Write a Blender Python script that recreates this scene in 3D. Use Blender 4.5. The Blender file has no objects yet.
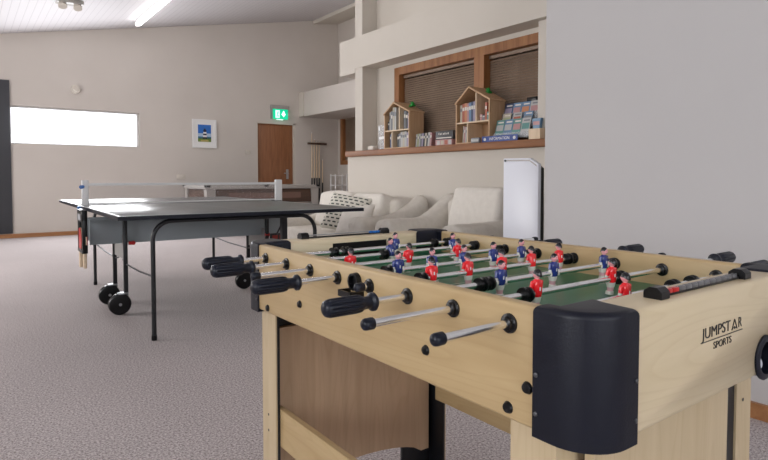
import bpy, bmesh, math, random
from mathutils import Vector, Matrix
random.seed(7)
C = bpy.context.scene.collection
PI = math.pi
sc = bpy.context.scene
# ------------------------------------------------------------------ materials
def mat(name, col, rough=.5, metal=0., spec=.5, emit=None, es=0., coat=0., bump=None):
    m = bpy.data.materials.new(name); m.use_nodes = True
    nt = m.node_tree; b = nt.nodes['Principled BSDF']
    b.inputs['Base Color'].default_value = (*col, 1); b.inputs['Roughness'].default_value = rough
    b.inputs['Metallic'].default_value = metal; b.inputs['Specular IOR Level'].default_value = spec
    b.inputs['Coat Weight'].default_value = coat
    if emit: b.inputs['Emission Color'].default_value = (*emit, 1); b.inputs['Emission Strength'].default_value = es
    if bump is None: bump = (60, .05)
    n = nt.nodes.new('ShaderNodeTexNoise'); tc = nt.nodes.new('ShaderNodeTexCoord')
    n.inputs['Scale'].default_value = bump[0]; n.inputs['Detail'].default_value = 3
    nt.links.new(tc.outputs['Object'], n.inputs['Vector'])
    bp = nt.nodes.new('ShaderNodeBump'); bp.inputs['Strength'].default_value = bump[1]; bp.inputs['Distance'].default_value = .002
    nt.links.new(n.outputs['Fac'], bp.inputs['Height']); nt.links.new(bp.outputs['Normal'], b.inputs['Normal'])
    return m
def ramp_mat(name, c1, c2, scale=(1,1,1), nscale=4., detail=4., rough=.5, p1=.3, p2=.7, bump=.05, bdist=.002, wave=None, spec=.5):
    m = mat(name, c1, rough, spec=spec); nt = m.node_tree; b = nt.nodes['Principled BSDF']
    for n in [n for n in nt.nodes if n.bl_idname in ('ShaderNodeTexNoise','ShaderNodeBump')]: nt.nodes.remove(n)
    tc = [n for n in nt.nodes if n.bl_idname == 'ShaderNodeTexCoord'][0]
    mp = nt.nodes.new('ShaderNodeMapping'); mp.inputs['Scale'].default_value = scale
    nt.links.new(tc.outputs['Object'], mp.inputs['Vector'])
    n = nt.nodes.new('ShaderNodeTexNoise'); n.inputs['Scale'].default_value = nscale; n.inputs['Detail'].default_value = detail
    n.inputs['Distortion'].default_value = .6 if wave else 0
    nt.links.new(mp.outputs['Vector'], n.inputs['Vector'])
    r = nt.nodes.new('ShaderNodeValToRGB'); r.color_ramp.elements[0].position = p1; r.color_ramp.elements[1].position = p2
    r.color_ramp.elements[0].color = (*c1, 1); r.color_ramp.elements[1].color = (*c2, 1)
    nt.links.new(n.outputs['Fac'], r.inputs['Fac']); nt.links.new(r.outputs['Color'], b.inputs['Base Color'])
    bp = nt.nodes.new('ShaderNodeBump'); bp.inputs['Strength'].default_value = bump; bp.inputs['Distance'].default_value = bdist
    nt.links.new(n.outputs['Fac'], bp.inputs['Height']); nt.links.new(bp.outputs['Normal'], b.inputs['Normal'])
    return m
def wood(name, c1, c2, axis, rough=.45, s=1., fig=.38):
    sv = {'x': (1.2, 14, 14), 'y': (14, 1.2, 14), 'z': (14, 14, 1.2)}[axis]
    m = ramp_mat(name, c1, c2, tuple(v*s for v in sv), 2.2, 6, rough, .28, .72, .04, .001, wave=True)
    nt = m.node_tree; b = nt.nodes['Principled BSDF']; rp = [n for n in nt.nodes if n.bl_idname == 'ShaderNodeValToRGB'][0]
    tc = [n for n in nt.nodes if n.bl_idname == 'ShaderNodeTexCoord'][0]
    mp = nt.nodes.new('ShaderNodeMapping'); mp.inputs['Scale'].default_value = {'x': (.7,7,7), 'y': (7,.7,7), 'z': (7,7,.7)}[axis]
    mp.inputs['Location'].default_value = (.37,.61,.83)
    n = nt.nodes.new('ShaderNodeTexNoise'); n.inputs['Scale'].default_value = 1.1*s; n.inputs['Detail'].default_value = 1.5
    mu = nt.nodes.new('ShaderNodeMath'); mu.operation = 'MULTIPLY'; mu.inputs[1].default_value = 22
    fr = nt.nodes.new('ShaderNodeMath'); fr.operation = 'FRACT'
    r2 = nt.nodes.new('ShaderNodeValToRGB'); e = r2.color_ramp.elements
    e[0].position = 0; e[0].color = (.86,.82,.76,1); e[1].position = .30; e[1].color = (1,1,1,1)
    q = e.new(.93); q.color = (1,1,1,1); q = e.new(1.0); q.color = (.88,.84,.78,1)
    mx = nt.nodes.new('ShaderNodeMixRGB'); mx.blend_type = 'MULTIPLY'; mx.inputs['Fac'].default_value = fig
    nt.links.new(tc.outputs['Object'], mp.inputs['Vector']); nt.links.new(mp.outputs['Vector'], n.inputs['Vector'])
    nt.links.new(n.outputs['Fac'], mu.inputs[0]); nt.links.new(mu.outputs[0], fr.inputs[0]); nt.links.new(fr.outputs[0], r2.inputs['Fac'])
    nt.links.new(rp.outputs['Color'], mx.inputs['Color1']); nt.links.new(r2.outputs['Color'], mx.inputs['Color2']); nt.links.new(mx.outputs['Color'], b.inputs['Base Color'])
    return m
M = {}
M['wall'] = ramp_mat('wall_paint', (.57,.525,.485), (.60,.555,.515), nscale=1.5, rough=.85, bump=.02)
M['wallw'] = ramp_mat('white_wall_paint', (.60,.555,.495), (.63,.585,.525), nscale=1.5, rough=.85, bump=.02)
M['wallg'] = ramp_mat('grey_wall_paint', (.50,.485,.485), (.525,.51,.505), nscale=1.2, rough=.8, bump=.02)
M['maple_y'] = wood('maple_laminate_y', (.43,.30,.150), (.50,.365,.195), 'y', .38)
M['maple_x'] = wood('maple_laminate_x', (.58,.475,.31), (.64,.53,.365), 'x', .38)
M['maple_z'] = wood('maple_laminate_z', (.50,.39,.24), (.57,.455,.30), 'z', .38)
M['brownz'] = wood('brown_laminate', (.51,.345,.22), (.61,.43,.28), 'z', .45)
M['plywood'] = wood('pale_plywood', (.50,.31,.17), (.60,.40,.24), 'z', .6)
M['plyedge'] = wood('plywood_edge', (.70,.55,.38), (.78,.62,.45), 'z', .6)
M['pine_y'] = wood('orange_pine_y', (.20,.075,.028), (.34,.145,.055), 'y', .6, .6)
M['pine_z'] = wood('orange_pine_z', (.22,.085,.028), (.37,.165,.06), 'z', .55, .6)
M['skirt'] = wood('skirting_wood', (.30,.13,.05), (.42,.20,.08), 'x', .4)
M['doorw'] = wood('door_veneer', (.22,.085,.035), (.33,.14,.06), 'z', .45)
M['darkwood'] = wood('dark_pool_wood', (.055,.03,.02), (.10,.05,.03), 'x', .4)
M['greywood'] = mat('grey_rail', (.36,.34,.32), .35)
M['plastic'] = mat('navy_black_plastic', (.006,.007,.014), .42, spec=.28, bump=(300,.12))
M['grip'] = mat('navy_black_rubber', (.006,.008,.016), .36, spec=.3)
M['black'] = mat('black_plastic', (.004,.004,.005), .30, spec=.35)
M['blackm'] = mat('black_metal', (.010,.011,.014), .35)
M['chrome'] = mat('chrome', (.88,.89,.90), .22, 1.)
M['steel'] = mat('dull_steel', (.45,.46,.48), .35, .9)
M['darksteel'] = mat('dark_steel', (.12,.12,.13), .4, .8)
M['red'] = mat('red_shirt', (.80,.014,.022), .22, coat=.5)
M['blue'] = mat('navy_shirt', (.016,.033,.19), .22, coat=.5)
M['skin'] = mat('pink_skin', (.80,.36,.38), .35)
M['sock'] = mat('pink_sock', (.74,.42,.46), .35)
M['white'] = mat('white_plastic', (.78,.78,.78), .35)
M['cream'] = mat('cream_figure_paint', (.74,.72,.66), .3)
M['redp'] = mat('red_plastic', (.55,.01,.012), .3)
M['bluep'] = mat('blue_plastic', (.01,.12,.42), .3)
M['grass'] = ramp_mat('green_playfield', (.026,.155,.07), (.031,.18,.085), nscale=30, rough=.28, bump=.01, spec=.3)
M['slate'] = ramp_mat('slate_tabletop', (.058,.070,.070), (.072,.083,.083), nscale=8, rough=.31, bump=.01, spec=.9)
M['apron'] = mat('blue_grey_panel', (.32,.36,.385), .42)
M['net'] = mat('net_mesh', (.60,.57,.55), .8)
M['fabric'] = ramp_mat('cream_slipcover', (.60,.56,.50), (.66,.62,.56), nscale=25, rough=.9, bump=.15)
M['cushion'] = ramp_mat('cream_cushion_cover', (.70,.66,.60), (.75,.71,.65), nscale=25, rough=.9, bump=.15)
M['board'] = mat('charcoal_board', (.045,.047,.055), .6)
M['slat'] = ramp_mat('brown_blind_slat', (.25,.175,.125), (.29,.21,.155), nscale=6, rough=.45)
M['exit'] = mat('exit_green', (.0,.45,.22), .4, emit=(.0,.62,.33), es=1.05)
M['exitw'] = mat('exit_white', (.8,.9,.85), .4, emit=(.75,1,.9), es=1.3)
M['added_tube'] = mat('added_lamp_tube', (1,1,1), .4, emit=(1,.97,.94), es=22)  # stronger glow for the unseen battens added over the far end
M['tube'] = mat('lamp_tube', (1,1,1), .4, emit=(1,.97,.95), es=9)
M['green'] = mat('green_toy', (.01,.30,.04), .4)

# carpet
def carpet():
    m = mat('speckled_carpet', (.3,.27,.27), .95, spec=.15); nt = m.node_tree; b = nt.nodes['Principled BSDF']
    tc = [n for n in nt.nodes if n.bl_idname == 'ShaderNodeTexCoord'][0]
    n1 = [n for n in nt.nodes if n.bl_idname == 'ShaderNodeTexNoise'][0]
    n1.inputs['Scale'].default_value = 120; n1.inputs['Detail'].default_value = 4; n1.inputs['Roughness'].default_value = .75
    n2 = nt.nodes.new('ShaderNodeTexNoise'); n2.inputs['Scale'].default_value = 1.1; n2.inputs['Detail'].default_value = 3
    nt.links.new(tc.outputs['Object'], n2.inputs['Vector'])
    r = nt.nodes.new('ShaderNodeValToRGB'); e = r.color_ramp.elements
    e[0].position = .36; e[0].color = (.23,.19,.19,1); e[1].position = .64; e[1].color = (.88,.81,.80,1)
    nt.links.new(n1.outputs['Fac'], r.inputs['Fac'])
    mx = nt.nodes.new('ShaderNodeMixRGB'); mx.blend_type = 'MULTIPLY'; mx.inputs['Fac'].default_value = .25
    nt.links.new(r.outputs['Color'], mx.inputs['Color1']); nt.links.new(n2.outputs['Fac'], mx.inputs['Color2'])
    nt.links.new(mx.outputs['Color'], b.inputs['Base Color'])
    bp = [n for n in nt.nodes if n.bl_idname == 'ShaderNodeBump'][0]; bp.inputs['Strength'].default_value = .5; bp.inputs['Distance'].default_value = .004
    return m
M['carpet'] = carpet()
def boards():
    m = mat('ceiling_boards', (.55,.53,.54), .6); nt = m.node_tree; b = nt.nodes['Principled BSDF']
    tc = [n for n in nt.nodes if n.bl_idname == 'ShaderNodeTexCoord'][0]
    w = nt.nodes.new('ShaderNodeTexWave'); w.wave_type = 'BANDS'; w.bands_direction = 'X'; w.wave_profile = 'SAW'
    w.inputs['Scale'].default_value = 3.3
    nt.links.new(tc.outputs['Object'], w.inputs['Vector'])
    r = nt.nodes.new('ShaderNodeValToRGB'); e = r.color_ramp.elements
    e[0].position = .0; e[0].color = (.46,.44,.46,1); e[1].position = .12; e[1].color = (.62,.60,.62,1)
    nt.links.new(w.outputs['Fac'], r.inputs['Fac']); nt.links.new(r.outputs['Color'], b.inputs['Base Color'])
    bp = [n for n in nt.nodes if n.bl_idname == 'ShaderNodeBump'][0]; bp.inputs['Strength'].default_value = .4; bp.inputs['Distance'].default_value = .01
    nt.links.new(r.outputs['Color'], bp.inputs['Height'])
    return m
M['ceiling'] = boards()
def glass():
    m = bpy.data.materials.new('window_glass'); m.use_nodes = True; nt = m.node_tree; nt.nodes.clear()
    o = nt.nodes.new('ShaderNodeOutputMaterial'); mx = nt.nodes.new('ShaderNodeMixShader')
    t = nt.nodes.new('ShaderNodeBsdfTransparent'); g = nt.nodes.new('ShaderNodeBsdfGlossy'); f = nt.nodes.new('ShaderNodeFresnel')
    g.inputs['Roughness'].default_value = .02; f.inputs['IOR'].default_value = 1.45
    nt.links.new(f.outputs[0], mx.inputs[0]); nt.links.new(t.outputs[0], mx.inputs[1]); nt.links.new(g.outputs[0], mx.inputs[2])
    nt.links.new(mx.outputs[0], o.inputs[0]); return m
M['glass'] = glass()
def acrylic():
    m = bpy.data.materials.new('clear_acrylic'); m.use_nodes = True; nt = m.node_tree; nt.nodes.clear()
    o = nt.nodes.new('ShaderNodeOutputMaterial'); mx = nt.nodes.new('ShaderNodeMixShader'); mx.inputs[0].default_value = .28
    t = nt.nodes.new('ShaderNodeBsdfTransparent'); g = nt.nodes.new('ShaderNodeBsdfPrincipled')
    g.inputs['Base Color'].default_value = (.75,.78,.82,1); g.inputs['Roughness'].default_value = .08
    nt.links.new(t.outputs[0], mx.inputs[1]); nt.links.new(g.outputs[0], mx.inputs[2]); nt.links.new(mx.outputs[0], o.inputs[0]); return m
M['glassy'] = acrylic()
def netmat():
    m = bpy.data.materials.new('fine_net'); m.use_nodes = True; nt = m.node_tree; nt.nodes.clear()
    o = nt.nodes.new('ShaderNodeOutputMaterial'); mx = nt.nodes.new('ShaderNodeMixShader')
    t = nt.nodes.new('ShaderNodeBsdfTransparent'); d = nt.nodes.new('ShaderNodeBsdfDiffuse'); d.inputs['Color'].default_value = (.40,.36,.36,1)
    mx.inputs[0].default_value = .13
    nt.links.new(t.outputs[0], mx.inputs[1]); nt.links.new(d.outputs[0], mx.inputs[2]); nt.links.new(mx.outputs[0], o.inputs[0]); return m
M['netting'] = netmat()
def colmat(name, c, rough=.5):
    if name not in M: M[name] = mat(name, c, rough)
    return M[name]
# ------------------------------------------------------------------ mesh builder
class MB:
    def __init__(s): s.bm = bmesh.new(); s.mi = 0
    def _tag(s, verts):
        fs = set()
        for v in verts:
            for f in v.link_faces: fs.add(f)
        for f in fs: f.material_index = s.mi
    def box(s, a, b, mi=None, bev=0, seg=2, rot=None):
        if mi is not None: s.mi = mi
        a, b = Vector(a), Vector(b); c = (a+b)/2; d = b-a
        mt = Matrix.Translation(c) @ (rot.to_4x4() if rot else Matrix()) @ Matrix.Diagonal((abs(d.x), abs(d.y), abs(d.z), 1))
        r = bmesh.ops.create_cube(s.bm, size=1, matrix=mt); s._tag(r['verts'])
        if bev:
            es = list({e for v in r['verts'] for e in v.link_edges})
            q = bmesh.ops.bevel(s.bm, geom=es, offset=bev, segments=seg, affect='EDGES', profile=.5, clamp_overlap=True)
            for f in q['faces']: f.material_index = s.mi
        return s
    def cyl(s, p0, p1, r, r2=None, seg=16, mi=None, cap=True):
        if mi is not None: s.mi = mi
        p0, p1 = Vector(p0), Vector(p1); d = p1-p0
        mt = Matrix.Translation((p0+p1)/2) @ d.to_track_quat('Z', 'Y').to_matrix().to_4x4()
        q = bmesh.ops.create_cone(s.bm, cap_ends=cap, segments=seg, radius1=r, radius2=r if r2 is None else r2, depth=d.length, matrix=mt)
        s._tag(q['verts']); return s
    def ball(s, c, r, mi=None, seg=14, sc3=(1,1,1)):
        if mi is not None: s.mi = mi
        mt = Matrix.Translation(Vector(c)) @ Matrix.Diagonal((*sc3, 1))
        q = bmesh.ops.create_uvsphere(s.bm, u_segments=seg, v_segments=max(6, seg*2//3), radius=r, matrix=mt)
        s._tag(q['verts']); return s
    def lathe(s, prof, o, axis='x', seg=24, mi=None, flute=0, nfl=10):
        """prof: (t, r[, f]) along axis from o"""
        if mi is not None: s.mi = mi
        o = Vector(o); ax = {'x': Vector((1,0,0)), 'y': Vector((0,1,0)), 'z': Vector((0,0,1))}[axis]
        u = {'x': Vector((0,1,0)), 'y': Vector((0,0,1)), 'z': Vector((1,0,0))}[axis]; w = ax.cross(u)
        rings = []
        for p in prof:
            fl = p[2] if len(p) > 2 else 0
            rg = []
            for k in range(seg):
                a = 2*PI*k/seg; rr = p[1]
                if fl: rr = p[1]*(1-fl*max(0, math.cos(nfl*a))**1.5)
                rg.append(s.bm.verts.new(o+ax*p[0]+(u*math.cos(a)+w*math.sin(a))*max(rr, 1e-5)))
            rings.append(rg)
        for a, b in zip(rings, rings[1:]):
            for k in range(seg):
                f = s.bm.faces.new((a[k], a[(k+1) % seg], b[(k+1) % seg], b[k])); f.material_index = s.mi
        for rg in (rings[0], rings[-1]):
            f = s.bm.faces.new(rg); f.material_index = s.mi
        return s
    def tube(s, path, r, seg=10, mi=None):
        if mi is not None: s.mi = mi
        path = [Vector(p) for p in path]; rings = []
        t0 = (path[1]-path[0]).normalized(); n = t0.orthogonal().normalized()
        for i, p in enumerate(path):
            t = (path[min(i+1, len(path)-1)]-path[max(i-1, 0)]).normalized()
            n = (n-t*n.dot(t)).normalized(); b = t.cross(n)
            rings.append([s.bm.verts.new(p+(n*math.cos(2*PI*k/seg)+b*math.sin(2*PI*k/seg))*r) for k in range(seg)])
        for a, b in zip(rings, rings[1:]):
            for k in range(seg):
                f = s.bm.faces.new((a[k], a[(k+1) % seg], b[(k+1) % seg], b[k])); f.material_index = s.mi
        for rg in (rings[0], rings[-1]): s.bm.faces.new(rg).material_index = s.mi
        return s
    def prism(s, pts, vec, mi=None, bev=0, seg=3, bevtop=False):
        if mi is not None: s.mi = mi
        vs = [s.bm.verts.new(Vector(p)) for p in pts]; f = s.bm.faces.new(vs); f.material_index = s.mi
        q = bmesh.ops.extrude_face_region(s.bm, geom=[f]); nv = [e for e in q['geom'] if isinstance(e, bmesh.types.BMVert)]
        bmesh.ops.translate(s.bm, verts=nv, vec=Vector(vec)); s._tag(nv)
        if bev:
            es = {e for v in (nv if bevtop else vs+nv) for e in v.link_edges}
            if bevtop: es = {e for e in es if e.verts[0] in nv and e.verts[1] in nv}
            r = bmesh.ops.bevel(s.bm, geom=list(es), offset=bev, segments=seg, affect='EDGES', profile=.5, clamp_overlap=True)
            for g in r['faces']: g.material_index = s.mi
        return s
    def xf(s, m): bmesh.ops.transform(s.bm, matrix=m, verts=s.bm.verts); return s
    def build(s, name, mats, parent=None, smooth=True, off=None, label=None):
        if off is not None: bmesh.ops.translate(s.bm, verts=s.bm.verts, vec=-Vector(off))
        bmesh.ops.recalc_face_normals(s.bm, faces=s.bm.faces)
        me = bpy.data.meshes.new(name); s.bm.to_mesh(me); s.bm.free()
        for m in (mats if isinstance(mats, (list, tuple)) else [mats]): me.materials.append(M[m] if isinstance(m, str) else m)
        if smooth:
            me.shade_smooth()
            try: me.set_sharp_from_angle(angle=math.radians(40))
            except Exception: pass
        o = bpy.data.objects.new(name, me); C.objects.link(o)
        if parent: o.parent = parent
        if label: o['label'] = label
        return o
def thing(name, label, cat, loc=(0,0,0), rz=0, group=None):
    o = bpy.data.objects.new(name, None); C.objects.link(o); o.empty_display_size = .1
    o.location = loc; o.rotation_euler = (0,0,rz); o['label'] = label; o['category'] = cat
    if group: o['group'] = group
    return o
def tag(o, label, cat, group=None, kind=None):
    o['label'] = label; o['category'] = cat
    if group: o['group'] = group
    if kind: o['kind'] = kind
    return o
def struct(name, mb, mats, label, parent=None, cat=None):
    o = mb.build(name, mats, parent)
    if not parent:
        o['kind'] = 'structure'; o['label'] = label; o['category'] = cat or name.split('_')[0]
    return o
def place(o, loc):
    """move mesh data so the object's origin sits at loc"""
    o.data.transform(Matrix.Translation(-Vector(loc))); o.location = loc; return o
def text_mesh(txt, size, extr, matname, name, parent, mtx, xs=1., sp=1.):
    cu = bpy.data.curves.new('t', 'FONT'); cu.body = txt; cu.size = size; cu.extrude = extr; cu.space_character = sp
    cu.align_x = 'CENTER'; cu.align_y = 'CENTER'
    to = bpy.data.objects.new('t', cu); C.objects.link(to)
    dg = bpy.context.evaluated_depsgraph_get(); me = bpy.data.meshes.new_from_object(to.evaluated_get(dg))
    bpy.data.objects.remove(to); me.transform(mtx @ Matrix.Diagonal((xs,1,1,1))); me.materials.clear(); me.materials.append(M[matname])
    o = bpy.data.objects.new(name, me); C.objects.link(o)
    if parent: o.parent = parent
    return o
def copy_tree(o, parent=None):
    c = o.copy(); C.objects.link(c)
    if parent: c.parent = parent
    for ch in list(o.children): copy_tree(ch, c)
    return c
# face matrices: text on a plane facing -Y (reads along +X) and facing -X (reads along -Y)
def face_negY(x, y, z): return Matrix.Translation((x,y,z)) @ Matrix.Rotation(PI/2, 4, 'X')
def face_negX(x, y, z): return Matrix.Translation((x,y,z)) @ Matrix.Rotation(-PI/2, 4, 'Z') @ Matrix.Rotation(PI/2, 4, 'X')

# ------------------------------------------------------------------ the room
XL, YR, YB, XN, XW, XB, XF = -3.0, -3.5, 10.8, 2.546, 3.8, 4.01, 6.72
def cz(x): return 3.2+.196*(x-.54)
HT = 4.9
struct('floor', MB().box((XL-.2,YR-.2,-.1), (XF+.2,YB+.3,0)), 'carpet', 'speckled beige carpet over the whole room')
mb = MB(); x0, x1 = XL-.2, XF+.2
mb.prism([(x0,YR-.2,cz(x0)), (x1,YR-.2,cz(x1)), (x1,YR-.2,cz(x1)+.15), (x0,YR-.2,cz(x0)+.15)], (0,YB-YR+.5,0))
struct('ceiling', mb, 'ceiling', 'sloping pale boarded ceiling')
def wallx(x, t, y0, y1, holes, top, mb=None):
    """wall slab in the plane x..x+t with rectangular holes (y0,y1,z0,z1)"""
    mb = mb or MB(); ys = sorted({y0, y1, *[h[0] for h in holes], *[h[1] for h in holes]})
    for a, b in zip(ys, ys[1:]):
        hs = [h for h in holes if h[0] <= a+1e-6 and h[1] >= b-1e-6]
        if hs:
            h = hs[0]
            if h[2] > 0: mb.box((x,a,0), (x+t,b,h[2]))
            mb.box((x,a,h[3]), (x+t,b,top))
        else: mb.box((x,a,0), (x+t,b,top))
    return mb
# back wall, top follows the ceiling slope
mb = MB()
WIN = (.645, 2.579, 1.50, 2.105); DR = (4.80, 5.675, 0, 2.085)
xs = [XL-.2, WIN[0], WIN[1], DR[0], DR[1], XF+.2]
for a, b in zip(xs, xs[1:]):
    lo = 0
    if a == WIN[0]: mb.box((a,YB,0), (b,YB+.2,WIN[2])); lo = WIN[3]
    if a == DR[0]: lo = DR[3]
    mb.prism([(a,YB,lo), (b,YB,lo), (b,YB,cz(b)+.05), (a,YB,cz(a)+.05)], (0,.2,0))
struct('wall_back', mb, 'wall', 'beige back wall with a strip window and a brown door')
# left and rear walls (out of frame) with the windows that light the room
LW = [(-1.5,1.2,.9,2.3), (4.8,8.6,1.0,2.25)]
struct('wall_left', wallx(XL-.2, .2, YR, YB, LW, 2.6), 'wall', 'left wall with windows')
mb = MB(); RW = (-2.0, 1.9, .9, 2.4)
mb.box((XL-.2,YR-.2,0), (RW[0],YR,2.6)); mb.prism([(RW[1],YR-.2,0), (XN+.2,YR-.2,0), (XN+.2,YR-.2,cz(XN)+.1), (RW[1],YR-.2,cz(RW[1])+.1)], (0,.2,0))
mb.box((RW[0],YR-.2,0), (RW[1],YR,RW[2])); mb.prism([(RW[0],YR-.2,RW[3]), (RW[1],YR-.2,RW[3]), (RW[1],YR-.2,cz(RW[1])+.1), (RW[0],YR-.2,cz(RW[0])+.1)], (0,.2,0))
struct('wall_rear', mb, 'wall', 'rear wall behind the viewer')
def window_yplane(name, x0, x1, z0, z1, y, fr, fw_=.05, mull=0, depth=.06, label=''):
    mb = MB()
    mb.box((x0+fw_,y,z0), (x1-fw_,y+depth,z0+fw_)); mb.box((x0+fw_,y,z1-fw_), (x1-fw_,y+depth,z1)); mb.box((x0,y,z0), (x0+fw_,y+depth,z1)); mb.box((x1-fw_,y,z0), (x1,y+depth,z1))
    for k in range(mull):
        xm = x0+(x1-x0)*(k+1)/(mull+1); mb.box((xm-fw_/2,y+.001,z0+fw_), (xm+fw_/2,y+depth,z1-fw_))
    o = struct(name, mb, fr, label)
    MB().box((x0+fw_/2,y+depth/2-.003,z0+fw_/2), (x1-fw_/2,y+depth/2+.003,z1-fw_/2)).build('pane', 'glass', o)
    return o
def window_xplane(name, y0, y1, z0, z1, x, fr, fw_=.05, mull=(), depth=.06, label='', pane=True, mw=.13):
    mb = MB()
    mb.box((x,y0+fw_,z0), (x+depth,y1-fw_,z0+fw_)); mb.box((x,y0+fw_,z1-fw_), (x+depth,y1-fw_,z1)); mb.box((x,y0,z0), (x+depth,y0+fw_,z1), bev=.004); mb.box((x,y1-fw_,z0), (x+depth,y1,z1), bev=.004)
    for ym in mull: mb.box((x+.001,ym-mw/2,z0+fw_), (x+depth,ym+mw/2,z1-fw_))
    o = struct(name, mb, fr, label)
    if pane: MB().box((x+depth-.012,y0+fw_/2,z0+fw_/2), (x+depth-.006,y1-fw_/2,z1-fw_/2)).build('pane', 'glass', o)
    return o
window_yplane('window_1', *WIN, YB+.12, 'white', .02, label='bright strip window in the back wall')
window_yplane('window_4', *RW, YR-.13, 'white', .06, 2, label='rear window')
for i, w in enumerate(LW): window_xplane('window_%d' % (5+i), w[0], w[1], w[2], w[3], XL-.13, 'white', .06, ((w[0]+w[1])/2,), label='left window', mw=.06)
# near right wall and the recess behind it
struct('wall_right', MB().box((XN,YR-.2,0), (XN+.2,1.96,cz(XN)+.1)).box((XN,1.96,0), (XN+.2,1.98,cz(XN)+.1)), 'wallg', 'plain grey-white wall on the right')
struct('wall_recess', MB().box((XN+.2,1.75,0), (XB+.2,1.95,cz(XB)+.1)), 'wallg', 'return wall closing the sofa recess')
# half wall under the sill and the wall with the big internal window
struct('wall_half', MB().box((XW,1.95,0), (XB+.02,5.885,1.21)), 'wallw', 'cream half wall behind the sofas')
WY0, WY1, WZ0, WZ1 = 2.75, 5.21, 1.21, 2.205
struct('wall_window', wallx(XB, .15, 1.95, 5.72, [(WY0,WY1,WZ0,WZ1)], cz(XB)+.1), 'wallw', 'cream wall above the sill')
struct('wall_store', MB().box((XB+.15,5.735,0), (XF,5.885,cz(XF)+.1)), 'wall', 'end wall beyond the sofas')
struct('wall_far_right', wallx(XF, .2, 1.95, YB, [(9.1,10.70,1.24,2.35)], cz(XF)+.1), 'wall', 'far right wall with a brown framed window')
struct('wall_store_front', MB().box((XB+.2,1.75,0), (XF+.2,1.95,cz(XF)+.1)), 'wall', 'hidden wall closing the store')
# pillars, beam, bulkheads
struct('trim_1', MB().box((3.80,5.57,1.27), (XB,5.72,cz(3.8)+.02)), 'wallw', 'cream pillar at the end of the sill', cat='pillar')
struct('trim_2', MB().box((3.86,1.95,1.27), (XB,3.08,2.25)), 'wallw', 'cream pillar at the right end of the window', cat='pillar')
struct('trim_3', MB().box((3.79,1.95,2.252), (XB,5.722,2.62)), 'wallw', 'cream boxed beam above the window', cat='beam')
struct('trim_4', MB().box((3.797,5.722,2.205), (XB+.1,6.06,2.62)), 'wallw', 'end of the boxed beam past the pillar', cat='beam')
struct('trim_5', MB().box((5.78,8.2,2.235), (XF,YB,2.735)), 'wall', 'boxed bulkhead in the far right corner', cat='bulkhead')
struct('trim_6', MB().box((5.755,10.62,2.235), (5.80,YB,2.74)), 'wallw', 'pale end strip of the bulkhead', cat='bulkhead')
mb = MB().prism([(6.10,YR,cz(6.10)), (XF,YR,cz(XF)), (XF,YR,cz(XF)-.10), (6.10,YR,cz(6.10)-.07)], (0,YB-YR,0))
struct('trim_7', mb, 'wallw', 'boxed strip where ceiling meets the far right wall', cat='trim')
struct('trim_8', MB().box((3.75,1.97,1.21), (XB-.005,5.875,1.277), bev=.012), 'pine_y', 'brown pine sill on top of the half wall', cat='sill')
# skirting
struct('baseboard_back', MB().box((XL,YB-.018,0), (DR[0],YB,.065)).box((DR[1],YB-.018,0), (XF,YB,.065)), 'skirt', 'brown skirting on the back wall')
struct('baseboard_right', MB().box((XN-.018,YR,0), (XN,1.98,.063)), 'skirt', 'brown skirting on the right wall')
struct('baseboard_left', MB().box((XL,YR,0), (XL+.018,YB,.065)), 'skirt', 'brown skirting on the left wall')
struct('baseboard_half', MB().box((XW-.018,1.95,0), (XW,5.885,.065)), 'skirt', 'brown skirting on the half wall')
# door
d = struct('door_1', MB().box((DR[0]+.02,YB+.05,.005), (DR[1]-.05,YB+.09,DR[3]-.03), bev=.003), 'doorw', 'brown wood door in the back wall')
MB().box((DR[0],YB,0), (DR[0]+.02,YB+.15,DR[3])).box((DR[1]-.05,YB,0), (DR[1],YB+.15,DR[3])).box((DR[0],YB,DR[3]-.03), (DR[1],YB+.15,DR[3])).box((DR[0]+.02,YB+.1,0), (DR[1]-.05,YB+.15,DR[3]-.03)).build('door_frame', 'wallw', d)
MB().box((5.47,YB+.035,.93), (5.52,YB+.052,1.13)).cyl((5.495,YB+.04,1.05), (5.495,YB-.01,1.05), .009).cyl((5.495,YB-.005,1.05), (5.40,YB-.005,1.05), .009).build('door_handle', 'steel', d)
# main internal window frame and blinds
w3 = window_xplane('window_2', 2.96, 5.217, 1.27, 2.204, XB-.012, 'pine_z', .085, (3.89,), .13, 'brown pine framed window above the sill')
w4 = window_xplane('window_3', 9.12, 10.70, 1.24, 2.35, XF-.012, 'pine_z', .09, (), .13, 'brown framed window in the far corner')
struct('wall_outer', MB().box((XF+.35,8.9,.9), (XF+.4,10.9,2.6)), 'darkwood', 'dark boards beyond the far window')
def blind(x, y0, y1, z0, z1, label, group=None):
    t = thing('venetian_blind', label, 'blind', (x,(y0+y1)/2,z1), group=group)
    mb = MB(); z = z0+.02; R = Matrix.Rotation(math.radians(-58), 3, 'Y')
    while z < z1-.03:
        mb.box((x-.0135,y0,z-.0008), (x+.0135,y1,z+.0008), rot=R); z += .0235
    mb.build('slats', 'slat', t, smooth=False, off=t.location)
    MB().box((x-.018,y0,z1-.03), (x+.018,y1,z1)).build('head_rail', 'slat', t, off=t.location)
    n = 3
    for k in range(n):
        y = y0+(y1-y0)*(k+.5)/n; MB().cyl((x-.016,y,z0), (x-.016,y,z1-.03), .0012, seg=6).build('ladder_cord', 'slat', t, off=t.location)
    MB().box((x-.014,y0,z0), (x+.014,y1,z0+.012)).build('bottom_rail', 'slat', t, off=t.location)
blind(XB+.07, 3.97, 5.125, 1.36, 2.115, 'brown slatted blind in the left pane behind the bookshelf houses')
blind(XB+.07, 3.05, 3.82, 1.36, 2.115, 'brown slatted blind in the right pane behind the leaflet rack')
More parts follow.
